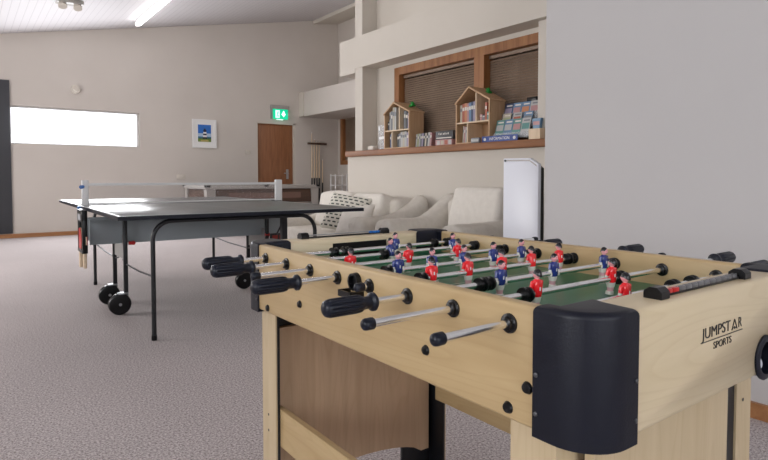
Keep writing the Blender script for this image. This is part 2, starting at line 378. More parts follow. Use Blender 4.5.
blind(XF+.07, 9.22, 10.605, 1.335, 2.255, 'brown slatted blind in the small far corner window')

# ------------------------------------------------------------------ fittings on the back wall and ceiling
def fit(name, mb, mats, label, cat, loc, **k):
    return place(tag(mb.build(name, mats), label, cat, **k), loc)
fit('notice_board', MB().box((-1.2,YB-.03,.075), (.645,YB-.002,2.49), bev=.004), 'board', 'tall charcoal board at the left end of the back wall', 'board', (-.3,YB,.075))
fit('alarm_sounder', MB().cyl((1.574,YB+.004,2.43), (1.574,YB-.05,2.43), .075, .065, 24).cyl((1.574,YB-.05,2.43), (1.574,YB-.07,2.43), .04, .035, 20), 'wallw', 'small round white alarm above the strip window', 'alarm', (1.574,YB,2.43))
fit('light_switch', MB().box((4.55,YB-.012,1.42), (4.66,YB,1.51), bev=.004).box((4.59,YB-.018,1.45), (4.62,YB-.010,1.48)), 'wallw', 'white light switch beside the brown door', 'switch', (4.6,YB,1.42))
fit('wall_socket', MB().box((3.21,YB-.012,.93), (3.37,YB,1.02), bev=.004).box((3.24,YB-.016,.97), (3.26,YB-.01,.99)).box((3.31,YB-.016,.97), (3.33,YB-.01,.99)), 'wallw', 'white double socket low on the back wall left of the pool table', 'socket', (3.29,YB,.93))
# picture
t = thing('framed_picture', 'white framed picture of a striped lighthouse on the back wall', 'picture', (3.735,YB,1.52))
a, b, c, e = 3.505, 3.965, 1.522, 2.060; y = YB-.03
mb = MB().box((a+.04,y,c), (b-.04,YB-.001,c+.04)).box((a+.04,y,e-.04), (b-.04,YB-.001,e)).box((a,y,c), (a+.04,YB-.001,e)).box((b-.04,y,c), (b,YB-.001,e)); mb.build('frame', 'white', t, off=t.location)
MB().box((a+.03,YB-.018,c+.03), (b-.03,YB-.008,e-.03)).build('mount', 'white', t, off=t.location)
pa, pb, pc, pe = a+.105, b-.105, c+.115, e-.10; y = YB-.019
colmat('sky_paint', (.02,.14,.50)); colmat('cloud_paint', (.40,.52,.68)); colmat('sea_paint', (.05,.20,.32)); colmat('meadow_paint', (.16,.26,.05)); colmat('tower_black', (.02,.02,.05)); colmat('sand_paint', (.45,.36,.12))
xm = (pa+pb)/2+.005
mb = MB().box((pa,y-.001,pc), (pb,YB-.018,pe), 0).box((pa,y-.002,pc+.07), (pb,y,pc+.16), 1).box((pa,y-.003,pc+.06), (pb,y,pc+.10), 2).box((pa,y-.003,pc), (pb,y,pc+.075), 3).box((pa+.05,y-.0035,pc+.005), (pb-.05,y,pc+.035), 5)
for i, (z0, z1, w) in enumerate(((.055,.09,.042),(.09,.125,.037),(.125,.155,.033),(.155,.185,.030),(.185,.215,.026))):
    mb.box((xm-w,y-.005,pc+z0), (xm+w,y,pc+z1), 4 if i % 2 == 0 else 6)
mb.box((xm-.034,y-.006,pc+.215), (xm+.034,y,pc+.224), 4).box((xm-.016,y-.006,pc+.224), (xm+.016,y,pc+.25), 4)
mb.build('print', ['sky_paint','cloud_paint','sea_paint','meadow_paint','tower_black','sand_paint','white'], t, smooth=False, off=t.location)
# exit sign
t = thing('exit_sign', 'lit green emergency exit sign above the brown door', 'sign', (5.28,YB,2.15))
MB().box((5.09,YB-.07,2.36), (5.50,YB-.001,2.44), bev=.006).box((5.10,YB-.03,2.16), (5.13,YB-.001,2.37)).build('housing', 'greywood', t, off=t.location)
MB().box((5.14,YB-.055,2.155), (5.47,YB-.04,2.36)).build('sign_panel', 'exit', t, off=t.location)
mb = MB().box((5.19,YB-.058,2.18), (5.28,YB-.056,2.335))
mb.box((5.36,YB-.058,2.225), (5.38,YB-.056,2.325)); mb.prism([(5.325,YB-.058,2.26), (5.37,YB-.058,2.20), (5.415,YB-.058,2.26)], (0,.002,0)); mb.prism([(5.325,YB-.058,2.255), (5.37,YB-.058,2.325), (5.415,YB-.058,2.255)], (0,.002,0))
mb.build('pictogram', 'exitw', t, off=t.location)
mb = MB().ball((5.245,YB-.059,2.31), .010).cyl((5.243,YB-.0595,2.30), (5.232,YB-.0595,2.25), .008, seg=8).cyl((5.232,YB-.0595,2.25), (5.255,YB-.0595,2.22), .006, seg=8).cyl((5.255,YB-.0595,2.22), (5.25,YB-.0595,2.195), .005, seg=8).cyl((5.232,YB-.0595,2.25), (5.215,YB-.0595,2.195), .006, seg=8).cyl((5.243,YB-.0595,2.295), (5.265,YB-.0595,2.275), .004, seg=8).cyl((5.243,YB-.0595,2.295), (5.218,YB-.0595,2.27), .004, seg=8)
mb.build('running_figure', 'exit', t, off=t.location)
MB().box((5.22,YB-.055,2.14), (5.36,YB-.035,2.156)).build('lamp_strip', 'exitw', t, off=t.location)
# fluorescent batten
ax = math.atan(.196)
t = thing('fluorescent_light', 'lit white fluorescent batten on the boarded ceiling', 'light', (2.40,9.0,cz(2.40)))
t.rotation_euler = (0,-ax,0)
MB().box((-.035,-1.1,-.05), (.035,1.1,-.002), bev=.005).build('housing', 'white', t)
MB().box((-.040,-1.12,-.10), (.040,1.12,-.05), bev=.015, seg=4).build('diffuser', 'tube', t)
t = thing('ceiling_spotlight', 'small unlit grey twin fitting on the ceiling at upper left', 'light', (1.23,8.78,cz(1.23)))
MB().box((-.16,-.10,-.05), (.16,.06,-.0), bev=.008).build('base', 'greywood', t)
for dx in (-.09,.09): MB().cyl((dx,-.02,-.03), (dx,-.06,-.10), .04, .055, 16).build('lamp_head', 'wallw', t)
# ------------------------------------------------------------------ pool table
px, py = 3.20, 9.2
t = thing('pool_table', 'dark pool table with pale rails before the back wall', 'pool table', (px,py,0))
L_, W_ = 2.13, 1.2
mb = MB()
for a, b in (((0,0,.765),(L_,.10,.828)), ((0,W_-.10,.765),(L_,W_,.828)), ((0,.10,.765),(.10,W_-.10,.828)), ((L_-.10,.10,.765),(L_,W_-.10,.828))): mb.box(a, b, bev=.012)
mb.build('top_rail', 'greywood', t)
MB().box((.09,.09,.74), (L_-.09,W_-.09,.79)).build('cloth_bed', colmat('pool_cloth', (.10,.13,.14), .9), t)
MB().box((.05,.05,.52), (L_-.05,W_-.05,.765), bev=.01).build('cabinet', 'darkwood', t)
MB().box((.40,.042,.60), (1.75,.05,.70)).build('front_panel', colmat('pool_panel', (.16,.09,.07), .4), t)
for x in (.02, L_-.17):
    for y in (.02, W_-.17):
        mb = MB(); mb.prism([(x,y,.765), (x+.15,y,.765), (x+.15,y+.15,.765), (x,y+.15,.765)], (0,0,-.765)); 
        for v in mb.bm.verts:
            if v.co.z < .1:
                v.co.x += (x+.075-v.co.x)*.45; v.co.y += (y+.075-v.co.y)*.45
        mb.build('leg', 'greywood', t)
for x in (.04, L_/2, L_-.04):
    for y in (.04, W_-.04):
        MB().cyl((x,y,.80), (x,y,.832), .055, seg=20).build('pocket', 'black', t)
# chalk on the rail
fit('chalk_cube', MB().box((4.30,9.23,.829), (4.34,9.27,.855), bev=.003), 'black', 'tiny dark chalk cube on the pool table rail', 'chalk', (4.32,9.25,.829))
# wooden boxes under pool table
o = fit('wooden_crate', MB().box((5.05,10.45,0), (5.40,10.75,.02)).box((5.05,10.45,.02), (5.07,10.75,.62)).box((5.38,10.45,.02), (5.40,10.75,.62)).box((5.07,10.73,.02), (5.38,10.75,.62)).box((5.07,10.45,.30), (5.38,10.73,.32)).box((5.05,10.45,.60), (5.40,10.75,.62)), 'pine_z', 'orange wooden shelf box on the floor behind the pool table', 'shelf', (5.22,10.6,0))
# ------------------------------------------------------------------ cue rack and cues
t = thing('cue_rack', 'dark wall rack holding pool cues in the far corner', 'rack', (6.17,YB,1.70))
mb = MB().box((5.95,YB-.07,1.665), (6.39,YB-.001,1.705), bev=.004)
mb.build('clip_bar', 'darkwood', t, off=t.location)
MB().box((5.97,YB-.13,.0), (6.37,YB-.001,.045), bev=.004).build('foot_rail', 'darkwood', t, off=t.location)
cuelab = ['leftmost pool cue in the dark wall rack','second pool cue from the left in the dark wall rack','third pool cue from the left in the dark wall rack','fourth pool cue from the left in the dark wall rack','shorter pool cue with a pale collar at the right of the rack']
for k, (x, h) in enumerate(((6.03,1.92),(6.09,1.78),(6.15,1.74),(6.21,1.74),(6.29,1.35))):
    t = thing('pool_cue', cuelab[k], 'cue', (x,YB-.05,.05), group='pool cues in the wall rack')
    hb = .9 if k < 4 else .8
    MB().cyl((0,0,0), (0,-.0,hb), .020, .014, 10).build('butt', 'black', t)
    MB().cyl((0,0,hb), (0,0,h-.07), .014, .008, 10).build('shaft', 'plyedge', t)
    MB().cyl((0,0,h-.07), (0,0,h-.05), .008, .008, 10).build('ferrule', 'white', t)
# white wire shelf
t = thing('wire_shelf', 'small white open shelf rack standing in the far right corner', 'shelf', (6.45,10.3,0))
for x in (-.16,.12):
    for y in (-.08,.10): MB().cyl((x,y,0), (x,y,1.03), .014, seg=8).build('post', 'white', t)
for z in (.25,.55,.80,1.0):
    mb = MB().box((-.17,-.09,z-.008), (.13,.11,z+.008)); mb.build('shelf', 'white', t)

# ------------------------------------------------------------------ table tennis table
T = thing('table_tennis_table', 'dark slate folding table tennis table with net and black legs', 'table tennis table', (.6532,3.2147,0), -.0237)
W, L = 1.525, 2.74
for k, (v0, v1) in enumerate(((0,L/2-.003),(L/2+.003,L))):
    mb = MB().box((0,v0,.742), (W,v1,.76), 0, bev=.003)
    z0, z1 = .7595, .7604
    mb.box((.003,v0+.003,z0), (.018,v1-.003,z1), 1); mb.box((W-.018,v0+.003,z0), (W-.003,v1-.003,z1), 1)
    mb.box((W/2-.0015,v0+.003,z0), (W/2+.0015,v1-.003,z1), 1)
    ve = (.003,.018) if k == 0 else (L-.018,L-.003); mb.box((.023,ve[0],z0), (W-.023,ve[1],z1), 1)
    mb.build('tabletop', ['slate',colmat('table_line', (.42,.43,.43), .35)], T)
    e = .0015
    mb = MB().box((-e,v0,.722), (.02,v1,.7605)).box((W-.02,v0,.722), (W+e,v1,.7605))
    ya = 0 if k == 0 else L-.02; mb.box((-e,ya-e,.722), (W+e,ya+.02+e,.7605)); mb2 = MB()
    # hollow ring only below the top
    mb.bm.free(); va, vb = (v0-e, v1) if k == 0 else (v0, v1+e)
    mb = MB().box((-e,va,.737), (.022,vb,.7575)).box((W-.022,va,.737), (W+e,vb,.7575)).box((.022,ya-e,.737), (W-.022,ya+.022+e,.7575))
    mb.build('edge_band', 'plastic', T)
# end leg frames with rounded shoulders
for v in (.30, 2.44):
    ra = .11; x0, x1, zt = .24, 1.315, .705; pts = [(x0,v,0.012)]
    pts += [(x0,v,zt-ra)]+[(x0+ra-ra*math.cos(a), v, zt-ra+ra*math.sin(a)) for a in [PI/2*k/8 for k in range(1,9)]]
    pts += [(x1-ra+ra*math.sin(a), v, zt-ra+ra*math.cos(a)) for a in [PI/2*k/8 for k in range(0,9)]]+[(x1,v,.012)]
    MB().tube(pts, .0135, 12).build('leg_frame', 'blackm', T)
    for x in (x0, x1): MB().cyl((x,v,0), (x,v,.03), .016, seg=12).build('foot_cap', 'black', T)
# centre undercarriage
for x in (.24, 1.305):
    for v in (1.10, 1.50):
        MB().box((x-.014,v-.012,.10), (x+.014,v+.012,.74 if x > 1 else .742), bev=.002).build('centre_leg', 'blackm', T)
        xw = x-.042
        w = MB().lathe([(-.024,.030),(-.024,.058),(-.021,.070),(-.013,.075),(.013,.075),(.021,.070),(.024,.058),(.024,.030)], (xw,v,.075), 'y', 32).build('castor_wheel', 'black', T)
        MB().cyl((xw,v-.030,.075), (xw,v+.030,.075), .010, seg=12).build('hub', 'steel', w)
        MB().box((xw-.012,v-.030,.145), (x+.012,v+.030,.155), bev=.003).box((xw-.010,v+.026,.07), (xw+.010,v+.030,.15)).box((x-.010,v-.012,.12), (x+.012,v+.012,.15)).build('wheel_fork', 'steel', T)
    s = -1 if x < 1 else 1
    MB().box((x-.003,1.12,.38), (x+.003,1.48,.55)).build('side_plate', colmat('grey_plate', (.30,.29,.28), .5), T)
# vertical blue-grey panels under each half
for v, z0 in ((1.21,.492),(1.54,.492)):
    MB().box((.03,v-.012,z0), (1.50,v+.0,.665), bev=.002).build('apron_panel', 'apron', T)
# brace linkages
for x in (.246, 1.30):
    for s, va, vb in ((1,.30,1.10),(-1,2.44,1.50)):
        MB().tube([(x,va,.375),(x,(va+vb)/2,.355),(x,vb,.352),(x,vb+.12*s,.37)], .006, 8).build('brace_rod', 'darksteel', T)
        if x > 1: MB().tube([(x+.01,va+.62*s,.52),(x+.01,va+.38*s,.735)], .007, 8).build('stay', 'blackm', T)
MB().box((1.19,.56,.48), (1.23,.60,.735)).xf(Matrix.Identity(4)).build('stay_bar', 'blackm', T)
for x in (.262, 1.29):
    MB().cyl((x+.0,1.10,.50), (x+.030,1.10,.50), .013, seg=14).ball((x+.032,1.10,.50), .015).build('lock_knob', 'redp', T, label='red locking knob')
colmat('label_black', (.015,.01,.01), .4); colmat('label_red', (.28,.02,.01), .5)
MB().box((1.28,.98,.46), (1.42,.99,.52), 0).box((1.30,.978,.475), (1.345,.981,.505), 1).box((1.36,.978,.475), (1.40,.981,.505), 1).build('warning_label', ['label_black','label_red'], T, label='black label with red print')
# net and posts
for x, s in ((.035,-1),(1.49,1)):
    p = MB().box((x-.028 if s < 0 else x+.01,L/2-.011,.755), (x+.018 if s < 0 else x+.075,L/2+.011,.945), bev=.006).build('net_post', 'white', T)
MB().lathe([(0,.014),(.012,.012),(.02,.006)], (.004,L/2-.012,.895), 'y', 12).xf(Matrix.Identity(4)).build('adjusting_knob', 'bluep', T, label='blue knob')
mb = MB().cyl((.012,L/2-.012,.897), (.012,L/2-.028,.897), .012, seg=12); mb.build('adjusting_knob', 'bluep', T, label='blue knob on the left net post')
MB().box((-.022,L/2-.02,.72), (.03,L/2+.02,.758), bev=.006).build('net_clamp', 'bluep', T, label='blue clamp of the net post')
MB().box((W-.05,L/2-.03,.715), (W+.03,L/2+.03,.765), bev=.006).build('net_clamp', 'blackm', T)
MB().box((.05,L/2-.0015,.775), (1.51,L/2+.0015,.912)).build('net', 'netting', T)
MB().box((.05,L/2-.004,.904), (1.51,L/2+.004,.922)).build('net_tape', 'white', T)
MB().box((.05,L/2-.003,.772), (1.51,L/2+.003,.780)).build('net_cord', 'white', T)
# bat holder on the left edge
h = MB().box((-.045,1.160,.47), (-.012,1.185,.745), bev=.005).box((-.045,.97,.47), (-.012,.995,.745), bev=.005).box((-.047,.97,.67), (-.012,1.185,.748), bev=.005).box((-.047,.97,.46), (-.012,1.185,.485), bev=.005).build('bat_holder', 'black', T)
MB().box((-.050,1.01,.68), (-.046,1.13,.72)).build('holder_label', colmat('grey_label', (.35,.36,.38), .5), h)
Mw = Matrix.Translation((.6532,3.2147,0)) @ Matrix.Rotation(-.0237, 4, 'Z')
for k, (u, v, lab, m1, m2) in enumerate(((-.036,1.115,'red table tennis bat hanging handle down in the holder, further one','redp','black'),(-.022,1.04,'black table tennis bat hanging handle down in the holder, nearer one','black','redp'))):
    t = thing('table_tennis_bat', lab, 'bat', Mw @ Vector((u,v,.545)), -.0237, group='bats in the table holder')
    mb = MB()
    pts = [(0,.075*math.cos(a),.08*math.sin(a)) for a in [2*PI*i/28 for i in range(28)]]
    mb.prism([(x-.003,y,z) for x, y, z in pts], (.006,0,0), 0); mb.build('blade', 'plyedge', t)
    MB().prism([(x-.006,y,z) for x, y, z in pts], (.003,0,0), 0).build('rubber', m1, t, label='red rubber sheet' if m1 == 'redp' else 'black rubber sheet')
    MB().prism([(x+.003,y,z) for x, y, z in pts], (.003,0,0), 0).build('rubber', m2, t)
    MB().box((-.011,-.014,-.19), (.011,.014,-.06), bev=.006, seg=3).build('handle', 'plyedge', t)

# ------------------------------------------------------------------ football table
FX, FY = .583, .378; FW, FL = .624, 1.014; ZT, ZB = .799, .6395
F = thing('foosball_table', 'pale maple foosball table with black corner caps, nearest to the viewer', 'foosball table', (FX,FY,0))
RZ = .770; RY = [(1.264-.108*k)-FY for k in range(8)]       # rod y in table space
tk = .024; te = .069
# side panels and end boxes
for x in (0, FW-tk):
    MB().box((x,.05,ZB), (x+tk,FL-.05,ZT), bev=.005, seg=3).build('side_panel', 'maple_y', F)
HC = (.475,.668)   # ball return centre (x,z) in table space for the near end
def cut(o, mb):
    c = mb.build('c', 'black'); md = o.modifiers.new('b', 'BOOLEAN'); md.object = c; md.operation = 'DIFFERENCE'; md.solver = 'EXACT'
    c.parent = o.parent
    bpy.context.view_layer.update()
    dg = bpy.context.evaluated_depsgraph_get(); me = bpy.data.meshes.new_from_object(o.evaluated_get(dg))
    o.modifiers.clear(); o.data = me; bpy.data.objects.remove(c)
ends = []
for k, y in enumerate((0, FL-te)):
    pts = [(.05,y,ZB),(FW-.05,y,ZB),(FW-.05,y,ZT),(.05,y,ZT)]
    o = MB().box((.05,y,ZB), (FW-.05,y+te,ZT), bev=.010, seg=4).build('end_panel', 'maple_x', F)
    if k == 0:
        cut(o, MB().lathe([(-.02,.033),(.045,.033)], (HC[0],0,HC[1]), 'y', 40))
    ends.append(o)
# end pieces between caps and playfield (inner filler by the corners)
MB().box((tk,te*.2,ZB), (FW-tk,FL-te*.2,ZB+.012)).build('bottom_board', 'brownz', F)
MB().box((tk-.001,te-.001,.712), (FW-tk+.001,FL-te+.001,.7365), 0).build('playfield', 'grass', F)
colmat('field_line', (.55,.58,.52), .3)
mb = MB(); zf = .7365; cx, cy = FW/2, FL/2
mb.box((tk+.012,cy-.0012,zf), (FW-tk-.012,cy+.0012,zf+.0004))
def ringm(mb, cx, cy, r, z, a0=0, a1=2*PI, n=48, w=.0024):
    for i in range(n):
        p = a0+(a1-a0)*i/n; q = a0+(a1-a0)*(i+1)/n
        vs = [mb.bm.verts.new((cx+rr*math.cos(t), cy+rr*math.sin(t), z)) for t, rr in ((p,r),(q,r),(q,r+w),(p,r+w))]; mb.bm.faces.new(vs)
ringm(mb, cx, cy, .075, zf+.0004)
for s, yy in ((1,te),(-1,FL-te)):
    for a, b in (((cx-.12,yy),(cx-.118,yy+s*.12)),((cx+.118,yy),(cx+.12,yy+s*.12)),((cx-.12,yy+s*.118),(cx+.12,yy+s*.12))):
        mb.box((min(a[0],b[0]),min(a[1],b[1]),zf), (max(a[0],b[0]),max(a[1],b[1]),zf+.0004))
mb.build('field_marking', 'field_line', F, smooth=False)
for s in (0,1):
    yy = te if s == 0 else FL-te
    MB().box((cx-.09,yy-.0015 if s else yy-.0005,.7365), (cx+.09,yy+.0005 if s else yy+.0015,.785)).build('goal_mouth', 'black', F)
# corner caps
def cap(cx_, cy_, sx, sy, ext=0):
    g = .004; a = .088; r = .062
    P = [(-g,a),(-g,r-g)]
    P += [(-g+r-r*math.cos(t), -g+r-r*math.sin(t)) for t in [PI/2*i/10 for i in range(1,10)]]
    P += [(r-g,-g),(a-.004,-g),(a-.002,.02),(a+.001,.045),(a+.008+ext,te+.001),(tk+.001,te+.001),(tk+.001,a)]
    pts = [(cx_+sx*p[0], cy_+sy*p[1], ZB-.006) for p in P]
    mb = MB().prism(pts, (0,0,ZT+.004-ZB+.006), bev=.009, seg=5, bevtop=True)
    o = mb.build('corner_cap', 'plastic', F)
    for z in (ZB+.025, ZB+.075):
        MB().lathe([(0,.003),(.002,.003),(.003,.001)] if sx < 0 else [(-.003,.001),(-.002,.003),(0,.003)], (cx_-sx*g, cy_+sy*.082, z), 'x', 10).build('screw', 'darksteel', o)
        MB().lathe([(0,.003),(.002,.003),(.003,.001)] if sy < 0 else [(-.003,.001),(-.002,.003),(0,.003)], (cx_+sx*.078, cy_-sy*g, z), 'y', 10).build('screw', 'darksteel', o)
cap(0,0,1,1); cap(FW,0,-1,1); cap(0,FL,1,-1); cap(FW,FL,-1,-1,.014)
# bolts on the side panels
for sx, x in ((-1,0),(1,FW)):
    for y, z in ((.477-FY,.692),(.509-FY,.656),(.678-FY,.692),(1.095-FY,.690),(1.256-FY,.652),(1.288-FY,.692)):
        pr_ = [(-.005,.003),(-.004,.0065),(0,.0085)] if sx < 0 else [(0,.0085),(.004,.0065),(.005,.003)]
        MB().lathe(pr_, (x,y,z), 'x', 16).build('bolt_cap', 'black', F)
# legs: black L core with maple veneer
for sx, ox in ((1,.025),(-1,FW-.037)):
    for sy, oy in ((1,.072 if sx > 0 else .060),(-1,FL-.048)):
        def B(x0, x1, y0, y1, z0=0, z1=ZB): return (min(ox+sx*x0,ox+sx*x1), min(oy+sy*y0,oy+sy*y1), z0), (max(ox+sx*x0,ox+sx*x1), max(oy+sy*y0,oy+sy*y1), z1)
        g = MB().box(*B(.004,.011,.004,.0765), 0).box(*B(.011,.118,.004,.012), 0).build('leg', 'blackm', F)
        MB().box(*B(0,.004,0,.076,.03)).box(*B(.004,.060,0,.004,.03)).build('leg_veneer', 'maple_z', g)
        MB().cyl((ox+sx*.03,oy+sy*.03,.0), (ox+sx*.03,oy+sy*.03,.025), .02, seg=16).build('leveller', 'black', g)
        for z in (.33,.37):
            MB().lathe([(0,.002),(.001,.0035)] if sx < 0 else [(-.001,.0035),(0,.002)], (ox,oy+sy*.035,z-.0), 'x', 8).build('screw', 'black', g)
        MB().lathe([(-.001,.0035),(0,.002)] if sy > 0 else [(0,.002),(.001,.0035)], (ox+sx*.035,oy,.56), 'y', 8).build('screw', 'black', g)
# curved end panels between the legs
for y, m in ((FL-.048-.013,'brownz'),(.044,'maple_z')):
    x0, x1 = (.040,.560) if m == 'brownz' else (.066,.452)
    zt = .581 if m == 'brownz' else ZB
    P = [(x0,y,.129)]
    P += [(x0+.03,y,.129)]+[(x0+.03+(x1-x0-.06)*i/16, y, .129+.048*math.sin(PI*i/16)**.6) for i in range(1,16)]+[(x1-.03,y,.129),(x1,y,.129),(x1,y,zt),(x0,y,zt)]
    o = MB().prism(P, (0,.014 if m == 'maple_z' else -.015,0)).build('leg_end_panel', m, F)
# rails
MB().box((.0365,.150,.300), (.050,FL-.105,.393)).build('lower_rail', 'maple_y', F)
MB().box((FW-.062,.150,.290), (FW-.048,FL-.105,.385)).build('lower_rail', 'maple_y', F)
# near end lettering
text_mesh('JUMPST', .0225, .0003, 'black', 'lettering', F, face_negY(.3015,-.0006,.7405), 1.20, 1.0)
mb = MB(); zz = .7325; xa = .3605
mb.prism([(xa-.0098,-.0010,zz), (xa-.0078,-.0010,zz), (xa+.0006,-.0010,zz+.0160), (xa-.0008,-.0010,zz+.0160)], (0,.0010,0)); mb.prism([(xa+.0098,-.0010,zz), (xa+.0078,-.0010,zz), (xa-.0006,-.0010,zz+.0160), (xa+.0008,-.0010,zz+.0160)], (0,.0010,0))
mb.prism([(xa-.0038,-.0011,zz+.0025), (xa,-.0011,zz+.0052), (xa+.0042,-.0011,zz+.0025), (xa,-.0011,zz+.0005)], (0,.0010,0))
mb.box((.253,-.0010,.7284), (.388,0,.7294)); mb.build('lettering', 'black', F, smooth=False)
text_mesh('R', .0225, .0003, 'black', 'lettering', F, face_negY(.3790,-.0006,.7405), 1.0)
text_mesh('SPORTS', .0150, .0003, 'black', 'lettering', F, face_negY(.321,-.0006,.7190), 1.15)
# ball return cup
def ring_prof(y0, y1, ri, ro, cx, cz, mb, n=40):
    R = []
    for rr, yy in ((ri,y1),(ri,y0),(ro-.003,y0),(ro,y0+.002),(ro,y1)):
        R.append([mb.bm.verts.new((cx+rr*math.cos(2*PI*k/n), yy, cz+rr*math.sin(2*PI*k/n))) for k in range(n)])
    for a, b in zip(R, R[1:]+R[:1]):
        for k in range(n): mb.bm.faces.new((a[k], a[(k+1) % n], b[(k+1) % n], b[k]))
mb = MB(); ring_prof(-.005, .0, .027, .037, HC[0], HC[1], mb); ring_prof(0.0, .040, .0285, .0325, HC[0], HC[1], mb)
mb.cyl((HC[0],.040,HC[1]), (HC[0],.043,HC[1]), .0325, seg=32)
mb.build('ball_return_cup', 'plastic', F)
bl = MB().ball((0,0,0), .0155, seg=24).build('football_ball', colmat('grey_ball', (.55,.57,.62), .18)); bl.name = 'foosball_ball'
bl.location = (FX+HC[0]-.004, FY+.0165, HC[1]-.0285+.0157); tag(bl, 'small grey ball resting in the round return hole of the foosball table', 'ball')
# ball entry dish on the left side
mb = MB(); n = 32; dy, dz = .874-FY, .772
R = []
for xx, rr in ((-.000,.017),(-.010,.016),(-.010,.0125),(-.002,.0115)):
    R.append([mb.bm.verts.new((xx, dy+rr*math.cos(2*PI*k/n), dz+rr*math.sin(2*PI*k/n))) for k in range(n)])
for a, b in zip(R, R[1:]):
    for k in range(n): mb.bm.faces.new((a[k], a[(k+1) % n], b[(k+1) % n], b[k]))
mb.bm.faces.new(R[-1])
mb.prism([(0,dy-.024,.746), (0,dy+.024,.746), (-.026,dy+.020,.746), (-.026,dy-.020,.746)], (0,0,.004))
mb.box((-.028,dy-.021,.746), (-.024,dy+.021,.757)).box((-.026,dy-.024,.746), (0,dy-.020,.757)).box((-.026,dy+.020,.746), (0,dy+.024,.757))
mb.build('ball_entry_dish', 'black', F)
# score counters on both ends
def scorer(x0, x1, y, redend, flip):
    s = MB().box((x0+.02,y-.004,ZT), (x1-.02,y+.004,ZT+.004), bev=.001).build('score_counter', 'black', F)
    for x in (x0, x1-.026):
        zc = ZT
        mb = MB().prism([(x,y-.013,zc), (x,y+.013,zc), (x,y+.013,zc+.010), (x,y+.005,zc+.016), (x,y-.006,zc+.016), (x,y-.013,zc+.010)], (.023,0,0), bev=.0008, seg=1)
        mb.build('bracket', 'black', s, smooth=False)
    MB().cyl((x0+.028,y,ZT+.008), (x1-.028,y,ZT+.008), .0015, seg=8).build('wire', 'steel', s)
    n = 12 if not flip else 3; span = (x1-x0-.062)/12
    for k in range(n):
        xa = (x0+.031+k*span) if not flip else (x1-.031-(k+1)*span*.62)
        m = ('redp' if k < 2 else 'beadgrey') if not flip else 'bluep'
        ln = span*.92 if not flip else span*.58
        MB().box((xa,y-.004,ZT+.003), (xa+ln,y+.004,ZT+.0095), bev=.0012).build('score_bead', m, s)
    return s
colmat('beadgrey', (.12,.12,.13), .35)
scorer(.168, .455, .026, True, False)
scorer(.142, .437, FL-.030, False, True)
# rods ------------------------------------------------------------
def grip_mb(x0, dirn):
    """grip whose outer end is at x0; dirn=+1 grip runs towards +x"""
    pr = [(0,.003),(.0012,.0080),(.004,.0118),(.008,.0134),(.012,.0144,.17),(.060,.0144,.17),(.066,.0134,.10),(.070,.0105),(.076,.0098),(.084,.0100),(.087,.0145),(.091,.0148),(.094,.0120),(.095,.0075)]
    return MB().lathe([(p[0]*dirn,)+tuple(p[1:]) for p in pr], (x0,0,0), 'x', 60, nfl=10)
def cap_mb(x0, dirn):
    pr = [(0,.002),(.001,.0055),(.003,.0076),(.006,.0082),(.017,.0082),(.018,.0075)]
    return MB().lathe([(p[0]*dirn,)+tuple(p[1:]) for p in pr], (x0,0,0), 'x', 20)
def stop_mb():
    return MB().lathe([(-.009,.0080),(-.0088,.0125),(-.0055,.0132),(-.004,.0085),(.0035,.0085),(.005,.0132),(.0088,.0125),(.009,.0080)], (0,0,0), 'x', 24)
